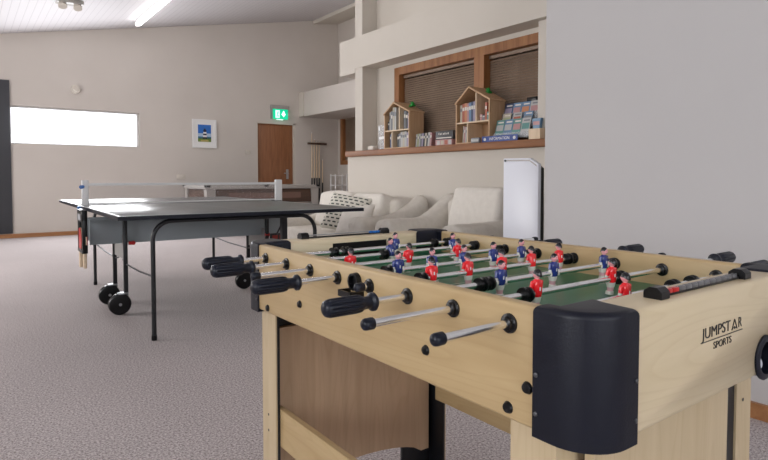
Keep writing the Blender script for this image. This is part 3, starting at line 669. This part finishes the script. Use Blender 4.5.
def player_mb(team):
    # faces -Y; origin on the rod axis.  mats: 0 shirt 1 cream 2 skin 3 hair 4 sock 5 white mark
    mb = MB()
    def loft(secs, mi):
        mb.mi = mi; rings = []
        for z, wx, wy, oy in secs:
            rings.append([mb.bm.verts.new((wx*math.copysign(abs(math.cos(a))**.75, math.cos(a)), oy+wy*math.copysign(abs(math.sin(a))**.75, math.sin(a)), z)) for a in [2*PI*k/16 for k in range(16)]])
        for a, b in zip(rings, rings[1:]):
            for k in range(16): mb.bm.faces.new((a[k], a[(k+1) % 16], b[(k+1) % 16], b[k])).material_index = mi
        for rg in (rings[0], rings[-1]): mb.bm.faces.new(rg).material_index = mi
    loft([(-.0060,.0082,.0076,0),(.0,.0098,.0086,0),(.007,.0100,.0078,0),(.014,.0112,.0068,0),(.019,.0108,.0058,0),(.0225,.0070,.0045,0),(.024,.0035,.0035,0)], 0)
    loft([(-.0150,.0078,.0060,0),(-.010,.0088,.0068,0),(-.0055,.0086,.0078,0)], 1)
    loft([(-.0230,.0056,.0048,-.0004),(-.0195,.0066,.0052,0),(-.0150,.0070,.0056,0)], 4)
    loft([(-.0295,.0068,.0062,-.001),(-.0290,.0076,.0072,-.0012),(-.0235,.0072,.0066,-.001),(-.0225,.0058,.0050,-.0004)], 1)
    for s in (-1, 1):
        mb.cyl((s*.0105,0,.0180), (s*.0128,-.001,.0080), .0040, .0034, 10, mi=0)
        mb.ball((s*.0105,0,.0180), .0041, mi=0, seg=10)
        mb.cyl((s*.0128,-.001,.0085), (s*.0118,-.0035,-.0010), .0033, .0028, 10, mi=1)
        mb.ball((s*.0117,-.0036,-.0018), .0032, mi=1, seg=10)
    mb.cyl((0,0,.022), (0,0,.027), .0034, .0032, 10, mi=2)
    mb.ball((0,-.0006,.0318), .0072, mi=2, seg=16, sc3=(.86,.95,1.12))
    mb.ball((0,-.0076,.0312), .0014, mi=2, seg=8, sc3=(.8,1,1.2))            # nose
    for s in (-1, 1):
        mb.ball((s*.0063,0,.0312), .0016, mi=2, seg=8, sc3=(.6,.9,1.3))       # ears
        mb.ball((s*.0025,-.0068,.0335), .0008, mi=3, seg=8)                  # eyes
    mb.box((-.0016,-.0072,.0278), (.0016,-.0062,.0284), 0)                   # mouth
    # hair: cap over top and back
    mb.mi = 3; rings = []
    for j in range(7):
        th = PI/2*j/6*1.02
        rings.append([mb.bm.verts.new((.0071*math.cos(a)*math.sin(th), .0008+.0077*math.sin(a)*math.sin(th), .0330+.0080*math.cos(th)-(0.0042*(max(0,math.sin(a)))*math.sin(th)**4))) for a in [2*PI*k/16 for k in range(16)]]) if j else rings.append(None)
    top = mb.bm.verts.new((0,.0008,.0412))
    for k in range(16): mb.bm.faces.new((top, rings[1][k], rings[1][(k+1) % 16])).material_index = 3
    for a, b in zip(rings[1:], rings[2:]):
        for k in range(16): mb.bm.faces.new((a[k], a[(k+1) % 16], b[(k+1) % 16], b[k])).material_index = 3
    for sy in (-1, 1): mb.box((-.0010,sy*.0080-.0004,.0055), (.0014,sy*.0080+.0004,.0115), 5)   # shirt number stroke
    if team == 'red': mb.xf(Matrix.Rotation(PI, 4, 'Z'))
    return mb
colmat('hair_black', (.006,.006,.009), .25)
PM = {}
def player(team, rod, x, tilt):
    if team not in PM:
        o = player_mb(team).build('player', ['red' if team == 'red' else 'blue','cream','skin','hair_black','sock','white'], rod); PM[team] = o
    else:
        o = PM[team].copy(); C.objects.link(o); o.parent = rod
    o.location = (x,0,0); o.rotation_euler = (tilt,0,0)
    o['label'] = 'red shirted player figure' if team == 'red' else 'navy shirted player figure'
    return o
ST = {'n': None, 'g': {}, 'c': {}, 'b': None}
def shared(key, mk, name, matn, parent, x):
    if key in ST['g']:
        o = ST['g'][key].copy(); C.objects.link(o); o.parent = parent
    else:
        o = mk().build(name, matn, parent); ST['g'][key] = o
    o.location = (x,0,0); return o
RODS = [  # team, left end x, left kind, right end x, right kind, players, stoppers, tilt
 ('blue', .429,'g', 1.373,'c', [.972], [.773,.807,1.117,1.169], 0.05),
 ('blue', .410,'g', 1.452,'c', [.876,1.092], [.854,1.172], -.06),
 ('red',  .451,'c', 1.422,'g', [.682,.845,1.004], [1.158], .10),
 ('blue', .405,'g', 1.365,'c', [.73,.824,.921,1.018,1.119], [.702,1.155], .05),
 ('red',  .551,'c', 1.484,'g', [.73,.828,.93,1.027,1.126], [.703,1.158], -.05),
 ('blue', .423,'g', 1.399,'c', [.804,.961,1.136], [.753,.772,1.167], .08),
 ('red',  .419,'c', 1.512,'g', [.773,.994], [.746,1.025], .06),
 ('red',  .446,'c', 1.420,'g', [.861], [1.015,1.084], .0)]
for k, (team, xl, kl, xr, kr, pl, stp, tilt) in enumerate(RODS):
    rod = MB().cyl((xl-FX+.004,0,0), (xr-FX-.004,0,0), .0055, seg=16).build('rod', 'chrome', F); rod.location = (0,RY[k],RZ)
    for side, xe, kd in ((1,xl,kl),(-1,xr,kr)):
        if kd == 'g': shared(('g',side), lambda: grip_mb(0, side), 'grip', 'grip', rod, xe-FX)
        else: shared(('c',side), lambda: cap_mb(0, side), 'end_cap', 'grip', rod, xe-FX)
    for x in pl: player(team, rod, x-FX, tilt)
    for x in stp: shared('s', stop_mb, 'stopper', 'black', rod, x-FX)
    for x, s in ((0,-1),(tk,1),(FW-tk,-1),(FW,1)):
        pr = [(0,.0135),(s*.0025,.0132),(s*.0035,.0095),(s*.008,.0090),(s*.009,.0070)]
        key = ('b', s)
        if key in ST['g']: o = ST['g'][key].copy(); C.objects.link(o); o.parent = F
        else: o = MB().lathe(pr, (0,0,0), 'x', 24).build('rod_bearing', 'black', F); ST['g'][key] = o
        o.location = (x,RY[k],RZ)

# ------------------------------------------------------------------ sofas
def soft(mb, name, m, parent, sub=2, noise=.010, size=.18, off=None):
    o = mb.build(name, m, parent, off=off)
    s = o.modifiers.new('sub', 'SUBSURF'); s.levels = s.render_levels = sub
    tx = bpy.data.textures.new('fold', 'CLOUDS'); tx.noise_scale = size; tx.noise_depth = 2
    d = o.modifiers.new('fold', 'DISPLACE'); d.texture = tx; d.strength = noise*2; d.mid_level = .5; d.texture_coords = 'LOCAL'
    return o
def arm_mb(x0, x1, y0, y1, zf, zb, z0=.05):
    """sloping arm: front (x0) height zf, rises to zb at the back (x1)"""
    n = 12; mb = MB(); rings = []
    for i in range(n+1):
        t = i/n; x = x0+(x1-x0)*t; zz = zf+(zb-zf)*(max(0,(t-.5)/.5)**1.3)
        w = (y1-y0)/2; yc = (y0+y1)/2; ring = []
        for k in range(20):
            a = 2*PI*k/20; cx = math.cos(a); sz = math.sin(a)
            yy = yc+w*math.copysign(abs(cx)**.7, cx)
            h = (zz-z0)/2; z = (zz+z0)/2+h*math.copysign(abs(sz)**.45, sz)
            ring.append(mb.bm.verts.new((x,yy,z)))
        rings.append(ring)
    for a, b in zip(rings, rings[1:]):
        for k in range(20): mb.bm.faces.new((a[k], a[(k+1) % 20], b[(k+1) % 20], b[k]))
    for rg in (rings[0], rings[-1]): mb.bm.faces.new(rg)
    return mb
# near armchair
t = thing('slipcovered_armchair', 'cream slipcovered armchair beside the white upright panel', 'armchair', (3.3,3.6,0))
soft(MB().box((2.87,2.98,.05), (3.62,3.92,.44), bev=.05, seg=3), 'seat', 'fabric', t, 1, .006, off=t.location)
soft(MB().box((3.44,2.98,.06), (3.77,3.76,.79), bev=.08, seg=4), 'backrest', 'fabric', t, 1, .012, off=t.location)
R = Matrix.Rotation(math.radians(14), 3, 'Y')
soft(MB().box((3.32,3.03,.40), (3.50,3.60,.885), bev=.06, seg=4, rot=R), 'back_cushion', 'cushion', t, 1, .012, off=t.location)
soft(arm_mb(2.84,3.72,2.96,3.20,.615,.80), 'armrest', 'fabric', t, 1, .012, .12, off=t.location)
soft(arm_mb(2.84,3.72,3.78,4.04,.61,.86), 'armrest', 'fabric', t, 1, .012, .12, off=t.location)
# far sofa
t = thing('slipcovered_sofa', 'cream slipcovered sofa under the sill behind the table tennis table', 'sofa', (3.3,5.2,0))
soft(MB().box((2.87,4.52,.05), (3.62,5.85,.42), bev=.05, seg=3), 'seat', 'fabric', t, 1, .006, off=t.location)
soft(MB().box((3.42,4.42,.06), (3.77,5.87,.76), bev=.08, seg=4), 'backrest', 'fabric', t, 1, .014, off=t.location)
soft(MB().box((3.30,4.55,.38), (3.50,5.12,.80), bev=.07, seg=4, rot=R), 'back_cushion', 'cushion', t, 1, .02, off=t.location)
soft(MB().box((3.30,5.14,.38), (3.50,5.80,.81), bev=.07, seg=4, rot=R), 'back_cushion', 'cushion', t, 1, .02, off=t.location)
soft(arm_mb(2.86,3.74,4.26,4.52,.60,.82), 'armrest', 'fabric', t, 1, .012, .12, off=t.location)
soft(arm_mb(2.86,3.74,5.82,6.04,.52,.72), 'armrest', 'fabric', t, 1, .012, .12, off=t.location)
# patterned pillow
def pillowmat():
    m = mat('patterned_pillow_cover', (.66,.65,.56), .9); nt = m.node_tree; b = nt.nodes['Principled BSDF']
    tc = [n for n in nt.nodes if n.bl_idname == 'ShaderNodeTexCoord'][0]
    br = nt.nodes.new('ShaderNodeTexBrick'); br.inputs['Scale'].default_value = 1.
    br.inputs['Color1'].default_value = (.03,.035,.035,1); br.inputs['Color2'].default_value = (.05,.06,.05,1); br.inputs['Mortar'].default_value = (.68,.66,.58,1)
    br.inputs['Mortar Size'].default_value = .0125; br.inputs['Mortar Smooth'].default_value = .1; br.inputs['Brick Width'].default_value = .062; br.inputs['Row Height'].default_value = .038
    nt.links.new(tc.outputs['Object'], br.inputs['Vector'])
    n2 = nt.nodes.new('ShaderNodeTexWave'); n2.inputs['Scale'].default_value = 14; n2.wave_type='BANDS'
    nt.links.new(br.outputs['Color'], b.inputs['Base Color']); nt.nodes.remove(n2)
    return m
M['pillow'] = pillowmat()
def pillow(name, w, h, d, m, loc, rot, label):
    mb = MB(); n = 12; V = {}
    for s in (-1, 1):
        for i in range(n+1):
            for j in range(n+1):
                u, v = 2*i/n-1, 2*j/n-1
                if s == 1 and (abs(u) == 1 or abs(v) == 1): V[s,i,j] = V[-1,i,j]; continue
                k = (max(0,(1-u*u))*max(0,(1-v*v)))**.38
                pin = 1-.07*(1-abs(v))*abs(u)**6
                V[s,i,j] = mb.bm.verts.new((u*w/2*(1-.08*(1-v*v)*u*u), v*h/2*(1-.08*(1-u*u)*v*v), s*d/2*k))
    for s in (-1, 1):
        for i in range(n):
            for j in range(n):
                q = (V[s,i,j],V[s,i+1,j],V[s,i+1,j+1],V[s,i,j+1]); mb.bm.faces.new(q if s > 0 else q[::-1])
    o = mb.build(name, m); o.location = loc; o.rotation_euler = rot; tag(o, label, 'cushion')
    s = o.modifiers.new('s', 'SUBSURF'); s.levels = s.render_levels = 1
    return o
pillow('patterned_cushion', .50, .44, .15, 'pillow', (3.14,4.90,.60), (math.radians(62),math.radians(8),math.radians(-62)), 'cream cushion with rows of small black marks on the far sofa')
pillow('white_cushion', .40, .36, .16, 'cushion', (2.98,4.50,.55), (math.radians(50),math.radians(-10),math.radians(-70)), 'plain cream cushion to the right of the patterned one on the sofa')
# white upright panel by the wall corner, its broad face turned to the room
t = thing('white_panel_stand', 'tall white upright panel with chamfered top corner and black back by the right wall', 'panel', (2.82,2.35,0))
O = t.location
P = [(2.80,2.50,.0),(2.80,2.50,1.085),(2.80,2.29,1.082),(2.80,2.225,1.045),(2.80,2.225,0)]
MB().prism(P, (.028,0,0), bev=.003, seg=2).build('front_panel', colmat('cool_white', (.76,.78,.85), .35), t, off=O)
Q = [(2.828,2.49,.02),(2.828,2.49,1.06),(2.828,2.29,1.06),(2.828,2.232,1.02),(2.828,2.232,.02)]
MB().prism(Q, (.035,0,0)).build('black_back', 'black', t, off=O)
MB().prism([(2.799,2.48,1.066),(2.799,2.48,1.076),(2.799,2.292,1.073),(2.799,2.238,1.040),(2.799,2.238,1.030),(2.799,2.292,1.063)], (.002,0,0)).build('edge_strip', 'greywood', t, off=O)
MB().cyl((2.801,2.483,1.070), (2.793,2.483,1.070), .007, seg=14).build('knob', 'black', t, off=O)
MB().box((2.79,2.23,0), (2.87,2.26,.02)).box((2.79,2.46,0), (2.87,2.49,.02)).build('foot', 'black', t, off=O)

# ------------------------------------------------------------------ things on the sill  (top at z=1.277)
SZ = 1.2775
def house(yL, yR, h, hp, yP, x0, dep, shelf_z, divU, divL, label):
    """dolls-house bookcase: front facing -X from yL (left) to yR (right, nearer)"""
    t = thing('house_bookcase', label, 'bookcase', (x0+dep/2,(yL+yR)/2,SZ), group='house shaped bookcases on the sill'); o = t.location; k = .012
    for y in (yL-k, yR):
        MB().box((x0,y,SZ), (x0+dep,y+k,SZ+h)).build('side_panel', 'plywood', t, off=o)
    MB().box((x0,yR+k,SZ), (x0+dep,yL-k,SZ+k)).build('base_board', 'plywood', t, off=o)
    MB().box((x0,yR+k,shelf_z-k/2), (x0+dep,yL-k,shelf_z+k/2)).build('shelf', 'plyedge', t, off=o)
    mb = MB().prism([(x0+dep-.006,yL-k,SZ+k),(x0+dep-.006,yR+k,SZ+k),(x0+dep-.006,yR+k,SZ+h),(x0+dep-.006,yP,SZ+hp-.02),(x0+dep-.006,yL-k,SZ+h)], (.006,0,0)); mb.build('back_board', 'plywood', t, off=o)
    def roofz(y): return SZ+h+(hp-h)*((yL-y)/(yL-yP) if y > yP else (y-yR)/(yP-yR))
    for a, b in ((yL,yP),(yR,yP)):
        e = -.0 if a == yL else 0
        za, zb = SZ+h, SZ+hp; MB().prism([(x0-.006,a+(.006 if a==yL else -.006),za-.004),(x0-.006,b,zb-.0),(x0-.006,b,zb+.016),(x0-.006,a+(.012 if a==yL else -.012),za+.010)], (dep+.012,0,0)).build('roof_panel', 'plywood', t, off=o)
    MB().box((x0,divU-k/2,shelf_z+k/2), (x0+dep,divU+k/2,roofz(divU)-.004)).build('divider', 'plyedge', t, off=o)
    MB().box((x0,divL-k/2,SZ+k), (x0+dep,divL+k/2,shelf_z-k/2)).build('divider', 'plyedge', t, off=o)
    return t
house(5.134, 4.693, .375, .490, 4.961, 3.795, .20, SZ+.195, 4.862, 4.99, 'left house shaped plywood bookcase with green toy on its roof')
house(3.990, 3.557, .375, .512, 3.815, 3.795, .20, SZ+.195, 3.725, 3.835, 'right house shaped plywood bookcase beside the leaflet rack')
for x, y, z, lab in ((3.93,4.80,SZ+.452,'small green toy on the roof of the left house bookcase'),(3.93,3.70,SZ+.462,'small green toy on the roof of the right house bookcase')):
    o = MB().box((-.028,-.025,0), (.028,.025,.022), bev=.008).ball((0,.0,.030), .020).ball((-.012,.014,.046), .007, seg=8).ball((-.012,-.014,.046), .007, seg=8).box((-.034,.012,-.004),(-.014,.024,.008)).build('toy_frog', 'green'); o.name='green_toy'
    o.location = (x,y,z-.004); tag(o, lab, 'toy', group='green toys on the house roofs')
cols = {'pale':(.46,.46,.45),'grey':(.20,.21,.23),'navy':(.05,.07,.14),'cream':(.50,.45,.36),'brick':(.45,.13,.08),'orange':(.55,.24,.12),'steelblue':(.14,.24,.38),'teal':(.12,.28,.26),'mauve':(.34,.30,.42),'lime':(.36,.41,.24),'rose':(.46,.25,.25),'charcoal':(.05,.05,.055)}
for n, c in cols.items(): colmat('cover_'+n, c, .5)
def book(y, th, h, dep, col, z, x, lab, group, lean=0, cat='book'):
    t = thing('book', lab, cat, (x+dep/2,y,z), group=group)
    MB().box((-dep/2,-th/2,0), (dep/2,-th/2+.0015,h)).box((-dep/2,th/2-.0015,0), (dep/2,th/2,h)).box((-dep/2,-th/2,0), (-dep/2+.002,th/2,h)).build('cover', 'cover_'+col, t)
    MB().box((-dep/2+.002,-th/2+.0015,.003), (dep/2-.004,th/2-.0015,h-.003)).build('pages', 'cushion', t)
    if th > .014: MB().box((-dep/2-.0006,-th/2+.003,h*.62), (-dep/2+.0005,th/2-.003,h*.80)).build('spine_title', 'cushion' if col not in ('pale','cream') else 'cover_grey', t)
    t.rotation_euler = (lean,0,0)
    return t
nm = {'pale':'white','grey':'grey','navy':'navy','cream':'cream','brick':'brick red','orange':'orange','steelblue':'steel blue','teal':'teal','mauve':'mauve','lime':'pale green','rose':'rose','charcoal':'black'}
ordn = ['first','second','third','fourth','fifth','sixth','seventh','eighth','ninth','tenth','eleventh','twelfth']
def shelf_books(yl, lst, z, where, group, x=3.82, dep=.15):
    y = yl
    for i, (th, h, col, *ln) in enumerate(lst):
        y -= th/2+.001; lean = ln[0] if ln else 0
        book(y, th, h, dep, col, z+(abs(lean)*th/2+.0005 if lean else 0), x, '%s book, %s from left %s' % (nm[col], ordn[i], where), group, lean)
        y -= th/2
SU = SZ+.195+.0065; SLo = SZ+.0125
shelf_books(5.10, [(.030,.10,'charcoal'),(.024,.20,'pale'),(.03,.21,'grey'),(.035,.25,'cream'),(.028,.245,'pale')], SU, 'in upper left bay of left house bookcase', 'books in the left house bookcase')
shelf_books(4.815, [(.03,.195,'grey'),(.035,.185,'charcoal'),(.03,.165,'mauve')], SU, 'in upper right bay of left house bookcase', 'books in the left house bookcase')
shelf_books(5.06, [(.022,.15,'navy'),(.03,.16,'pale')], SLo, 'in lower left bay of left house bookcase', 'books in the left house bookcase')
shelf_books(4.93, [(.03,.14,'charcoal'),(.028,.15,'grey'),(.035,.165,'pale'),(.03,.16,'cream'),(.035,.165,'pale'),(.03,.15,'mauve')], SLo, 'in lower right bay of left house bookcase', 'books in the left house bookcase')
shelf_books(3.955, [(.026,.165,'cream'),(.030,.175,'brick'),(.030,.18,'orange'),(.024,.175,'rose'),(.028,.18,'steelblue'),(.026,.185,'navy'),(.024,.185,'mauve')], SU, 'in upper left bay of right house bookcase', 'books in the right house bookcase')
shelf_books(3.700, [(.03,.06,'rose'),(.03,.05,'grey'),(.026,.16,'brick'),(.03,.075,'teal')], SU, 'in upper right bay of right house bookcase', 'books in the right house bookcase')
shelf_books(3.925, [(.016,.155,'cream',.06),(.018,.15,'rose',.06),(.016,.145,'pale',.06)], SLo, 'in lower left bay of right house bookcase', 'books in the right house bookcase')
shelf_books(4.670, [(.026,.135,'pale',.10),(.022,.14,'lime',.10),(.022,.14,'pale',.10),(.024,.14,'grey',.10),(.024,.142,'mauve',.10),(.022,.14,'charcoal',.10),(.026,.142,'cream',.10),(.020,.14,'charcoal',.10),(.030,.145,'pale',.10),(.026,.142,'rose',.10)], SZ+.001, 'in the row between the two house bookcases', 'books in a row on the sill', x=3.86, dep=.13)
# board game boxes
t = thing('game_box', 'black game box with white lettering on top of the pale one', 'box', (3.90,4.19,SZ+.062))
MB().box((-.07,-.125,0), (.07,.125,.082), bev=.002).build('carton', 'cover_charcoal', t)
mb = MB()
for k, (w, h) in enumerate(((.009,.020),(.012,.014),(.006,.018),(.013,.013),(.010,.018),(.007,.014),(.012,.017))):
    mb.box((-.0709,.080-k*.022-w,.045), (-.070,.080-k*.022,.045+h))
mb.build('white_marking', 'cushion', t)
MB().box((-.0709,-.105,.008), (-.070,.115,.018)).build('stripe', 'cushion', t)
t = thing('game_box', 'pale pink patterned game box under the black one', 'box', (3.90,4.19,SZ))
MB().box((-.072,-.115,0), (.07,.125,.060), bev=.002).build('carton', 'cover_rose', t)
for i, c in enumerate(('cover_pale','cover_cream','cover_brick','cover_pale')): MB().box((-.0725,.10-.055*i-.04,.010), (-.0715,.10-.055*i,.050)).build('cover_patch', c, t)
# leaflet rack
t = thing('leaflet_rack', 'stepped clear leaflet rack with a blue strip marked INFORMATION', 'rack', (3.90,3.37,SZ))
O = t.location
MB().prism([(3.83,3.15,SZ),(3.985,3.15,SZ),(3.985,3.15,SZ+.30),(3.975,3.15,SZ+.30)], (0,-.006,0)).build('side_panel', 'glassy', t, off=O)
MB().prism([(3.83,3.535,SZ),(3.985,3.535,SZ),(3.985,3.535,SZ+.30),(3.975,3.535,SZ+.30)], (0,.006,0)).build('side_panel', 'glassy', t, off=O)
MB().box((3.81,3.144,SZ), (3.985,3.541,SZ+.004)).build('base', 'glassy', t, off=O)
colmat('sign_blue', (.015,.05,.26), .4)
MB().box((3.782,3.225,SZ), (3.788,3.635,SZ+.052)).build('sign_strip', 'sign_blue', t, off=O, label='blue strip with white lettering')
text_mesh('INFORMATION', .036, .0004, 'white', 'lettering', t, Matrix.Translation(-O) @ face_negX(3.7814,3.43,SZ+.026), .95)
for y in (3.60,3.26):
    mb = MB(); mb.cyl((3.7818,y,SZ+.026), (3.781,y,SZ+.026), .014, seg=18); mb.build('info_disc', 'white', t, off=O)
    text_mesh('i', .024, .0003, 'sign_blue', 'lettering', t, Matrix.Translation(-O) @ face_negX(3.7806,y,SZ+.026))
for xx, zz in ((3.828,.045),(3.885,.14),(3.94,.225)):
    MB().box((xx-.004,3.15,SZ+zz-.02), (xx-.001,3.535,SZ+zz+.03)).build('pocket_front', 'glassy', t, off=O)
lf = [('teal','pale','teal and white leaflet, first from the left in the bottom row'),('steelblue','pale','blue landscape leaflet, second in the bottom row'),('teal','rose','green leaflet with pink band, third in the bottom row'),('pale','teal','white leaflet with green picture, last in the bottom row'),
      ('cream','lime','cream leaflet lying left in the middle row'),('pale','brick','white leaflet with red marking in the middle row'),('steelblue','grey','pale blue leaflet right in the middle row'),
      ('navy','mauve','navy leaflet, first from the left in the top row'),('steelblue','rose','light blue leaflet, second in the top row'),('steelblue','orange','blue leaflet with orange picture, third in the top row'),('pale','rose','white leaflet with pink picture, last in the top row')]
pos = [(3.486,0),(3.390,0),(3.294,0),(3.198,0),(3.46,1),(3.34,1),(3.22,1),(3.486,2),(3.390,2),(3.294,2),(3.198,2)]
for (c1, c2, lab), (y, row) in zip(lf, pos):
    x = (3.832,3.889,3.944)[row]; z = SZ+(.030,.115,.190)[row]+.002; h = (.165,.14,.16)[row]; w = .093
    t = thing('leaflet', lab+' of the rack' if 'row' in lab else lab, 'leaflet', (x,y,z), group='leaflets in the rack'); t.rotation_euler = (0,math.radians(14),0)
    MB().box((-.003,-w/2,0), (.003,w/2,h)).build('page', 'cover_'+c1, t)
    MB().box((-.0036,-w/2+.008,h*.40), (-.003,w/2-.008,h*.72)).build('picture', 'cover_'+c2, t)
    MB().box((-.0036,-w/2+.010,h*.82), (-.003,w/2-.020,h*.90)).build('title_band', 'cushion' if c1 != 'pale' else 'cover_grey', t)
# black camera-like box on rack top
fit('black_case', MB().box((3.995,3.20,SZ+.345), (4.035,3.31,SZ+.385), bev=.008).box((3.99,3.22,SZ+.0), (3.998,3.29,SZ+.35)), 'black', 'small black case standing up behind the leaflet rack', 'case', (4.02,3.25,SZ))
# wooden box with packet at the right end
fit('wooden_box', MB().box((3.772,2.985,SZ), (3.855,3.10,SZ+.085)), 'plyedge', 'small pale wooden box at the right end of the sill', 'box', (3.81,3.04,SZ))
colmat('packet_blue', (.10,.22,.36), .3)
t = thing('leaflet_packet', 'packet of blue and pink cards standing on the pale wooden box', 'packet', (3.80,3.045,SZ+.0855))
MB().prism([(0,-.03,0),(0,.03,0),(0,.045,.085),(0,-.045,.085)], (.03,0,0)).build('pouch', 'packet_blue', t); MB().box((-.001,-.032,.03), (.0,.032,.06)).build('printed_band', 'cover_rose', t)
# small magazine pile left of rack
t = thing('magazine_pile', 'short grey stack of cards lying left of the INFORMATION strip', 'cards', (3.772,3.70,SZ))
MB().box((-.015,-.05,0), (.018,.05,.045), bev=.003).build('cards', 'cover_grey', t); MB().box((-.016,-.045,.012), (-.015,.045,.032)).build('edge_band', 'cover_pale', t)
# clear leaflet holder and clutter at the left end
t = thing('acrylic_stand', 'clear acrylic stand with white card at the left end of the sill', 'stand', (3.88,5.27,SZ))
MB().box((-.02,-.065,.0), (.0,.065,.006)).box((-.02,-.065,0), (-.017,.065,.28)).box((.02,-.06,0), (.023,.06,.26)).box((-.02,-.065,0), (.03,.065,.004)).build('panel', 'glassy', t)
MB().box((-.0215,-.05,.12), (-.0205,.05,.15)).box((-.0215,.03,.22), (-.0205,.06,.27)).build('card', 'white', t)
fit('tissue_packet', MB().box((3.83,5.40,SZ), (3.92,5.52,SZ+.055), bev=.02, seg=3), 'cushion', 'small white packet lying at the far left end of the sill', 'packet', (3.87,5.46,SZ))

# ------------------------------------------------------------------ light
def area(name, loc, rot, sx, sy, power, col):
    l = bpy.data.lights.new(name, 'AREA'); l.shape = 'RECTANGLE'; l.size = sx; l.size_y = sy; l.energy = power; l.color = col
    o = bpy.data.objects.new(name, l); C.objects.link(o); o.location = loc; o.rotation_euler = rot; return o
area('daylight_rear', ((RW[0]+RW[1])/2,YR+.02,(RW[2]+RW[3])/2), (math.radians(90),0,0), RW[1]-RW[0], RW[3]-RW[2], 66, (.93,.96,1))
area('daylight_left_near', (XL+.02,(LW[0][0]+LW[0][1])/2,(LW[0][2]+LW[0][3])/2), (math.radians(90),0,math.radians(-90)), 2.6, 1.35, 70, (.95,.97,1))
area('daylight_left_far', (XL+.02,(LW[1][0]+LW[1][1])/2,(LW[1][2]+LW[1][3])/2), (math.radians(90),0,math.radians(-90)), 3.7, 1.2, 165, (1,.97,.94))
area('daylight_back', (1.6,YB-.02,1.8), (math.radians(-90),0,0), 1.9, .58, 120, (.95,.97,1))
for x, y, wh in ((-.5,2.0,'entrance side'),(2.4,4.6,'sofas'),(5.3,7.7,'far right corner, added to brighten it'),(4.0,6.4,'far end of the sofas, added for light')):  # last two battens are unseen lamps added to brighten the far area
    t = thing('fluorescent_light', 'ceiling batten out of view above the %s' % wh, 'light', (x,y,cz(x))); t.rotation_euler = (0,-ax,0)
    MB().box((-.05,-.75,-.05), (.05,.75,-.002), bev=.005).build('housing', 'white', t)
    MB().box((-.055,-.76,-.10), (.055,.76,-.05), bev=.02, seg=4).build('diffuser', 'added_tube' if x > 3 else 'tube', t)
w = bpy.data.worlds.new('sky'); sc.world = w; w.use_nodes = True
bg = w.node_tree.nodes['Background']; bg.inputs['Color'].default_value = (.93,.96,1,1); bg.inputs['Strength'].default_value = 4
# ------------------------------------------------------------------ camera
cam = bpy.data.cameras.new('camera'); co = bpy.data.objects.new('camera', cam); C.objects.link(co)
yaw, pitch = .6363, .039
co.location = (0,0,.964); co.rotation_euler = (PI/2-pitch, 0, -yaw)
cam.sensor_fit = 'HORIZONTAL'; cam.sensor_width = 36; cam.lens = 36*572.3/768; cam.shift_y = -(230-199.7)/768; cam.clip_start = .02
sc.camera = co
vs = sc.view_settings; sc.display_settings.display_device = 'sRGB'; vs.view_transform = 'Standard'; vs.look = 'None'; vs.exposure = -.32; vs.gamma = 1; vs.use_curve_mapping = False
sc.cycles.max_bounces = 8; sc.cycles.diffuse_bounces = 5; sc.cycles.caustics_reflective = False; sc.cycles.caustics_refractive = False
sc.cycles.use_denoising = True; sc.cycles.sample_clamp_indirect = 6
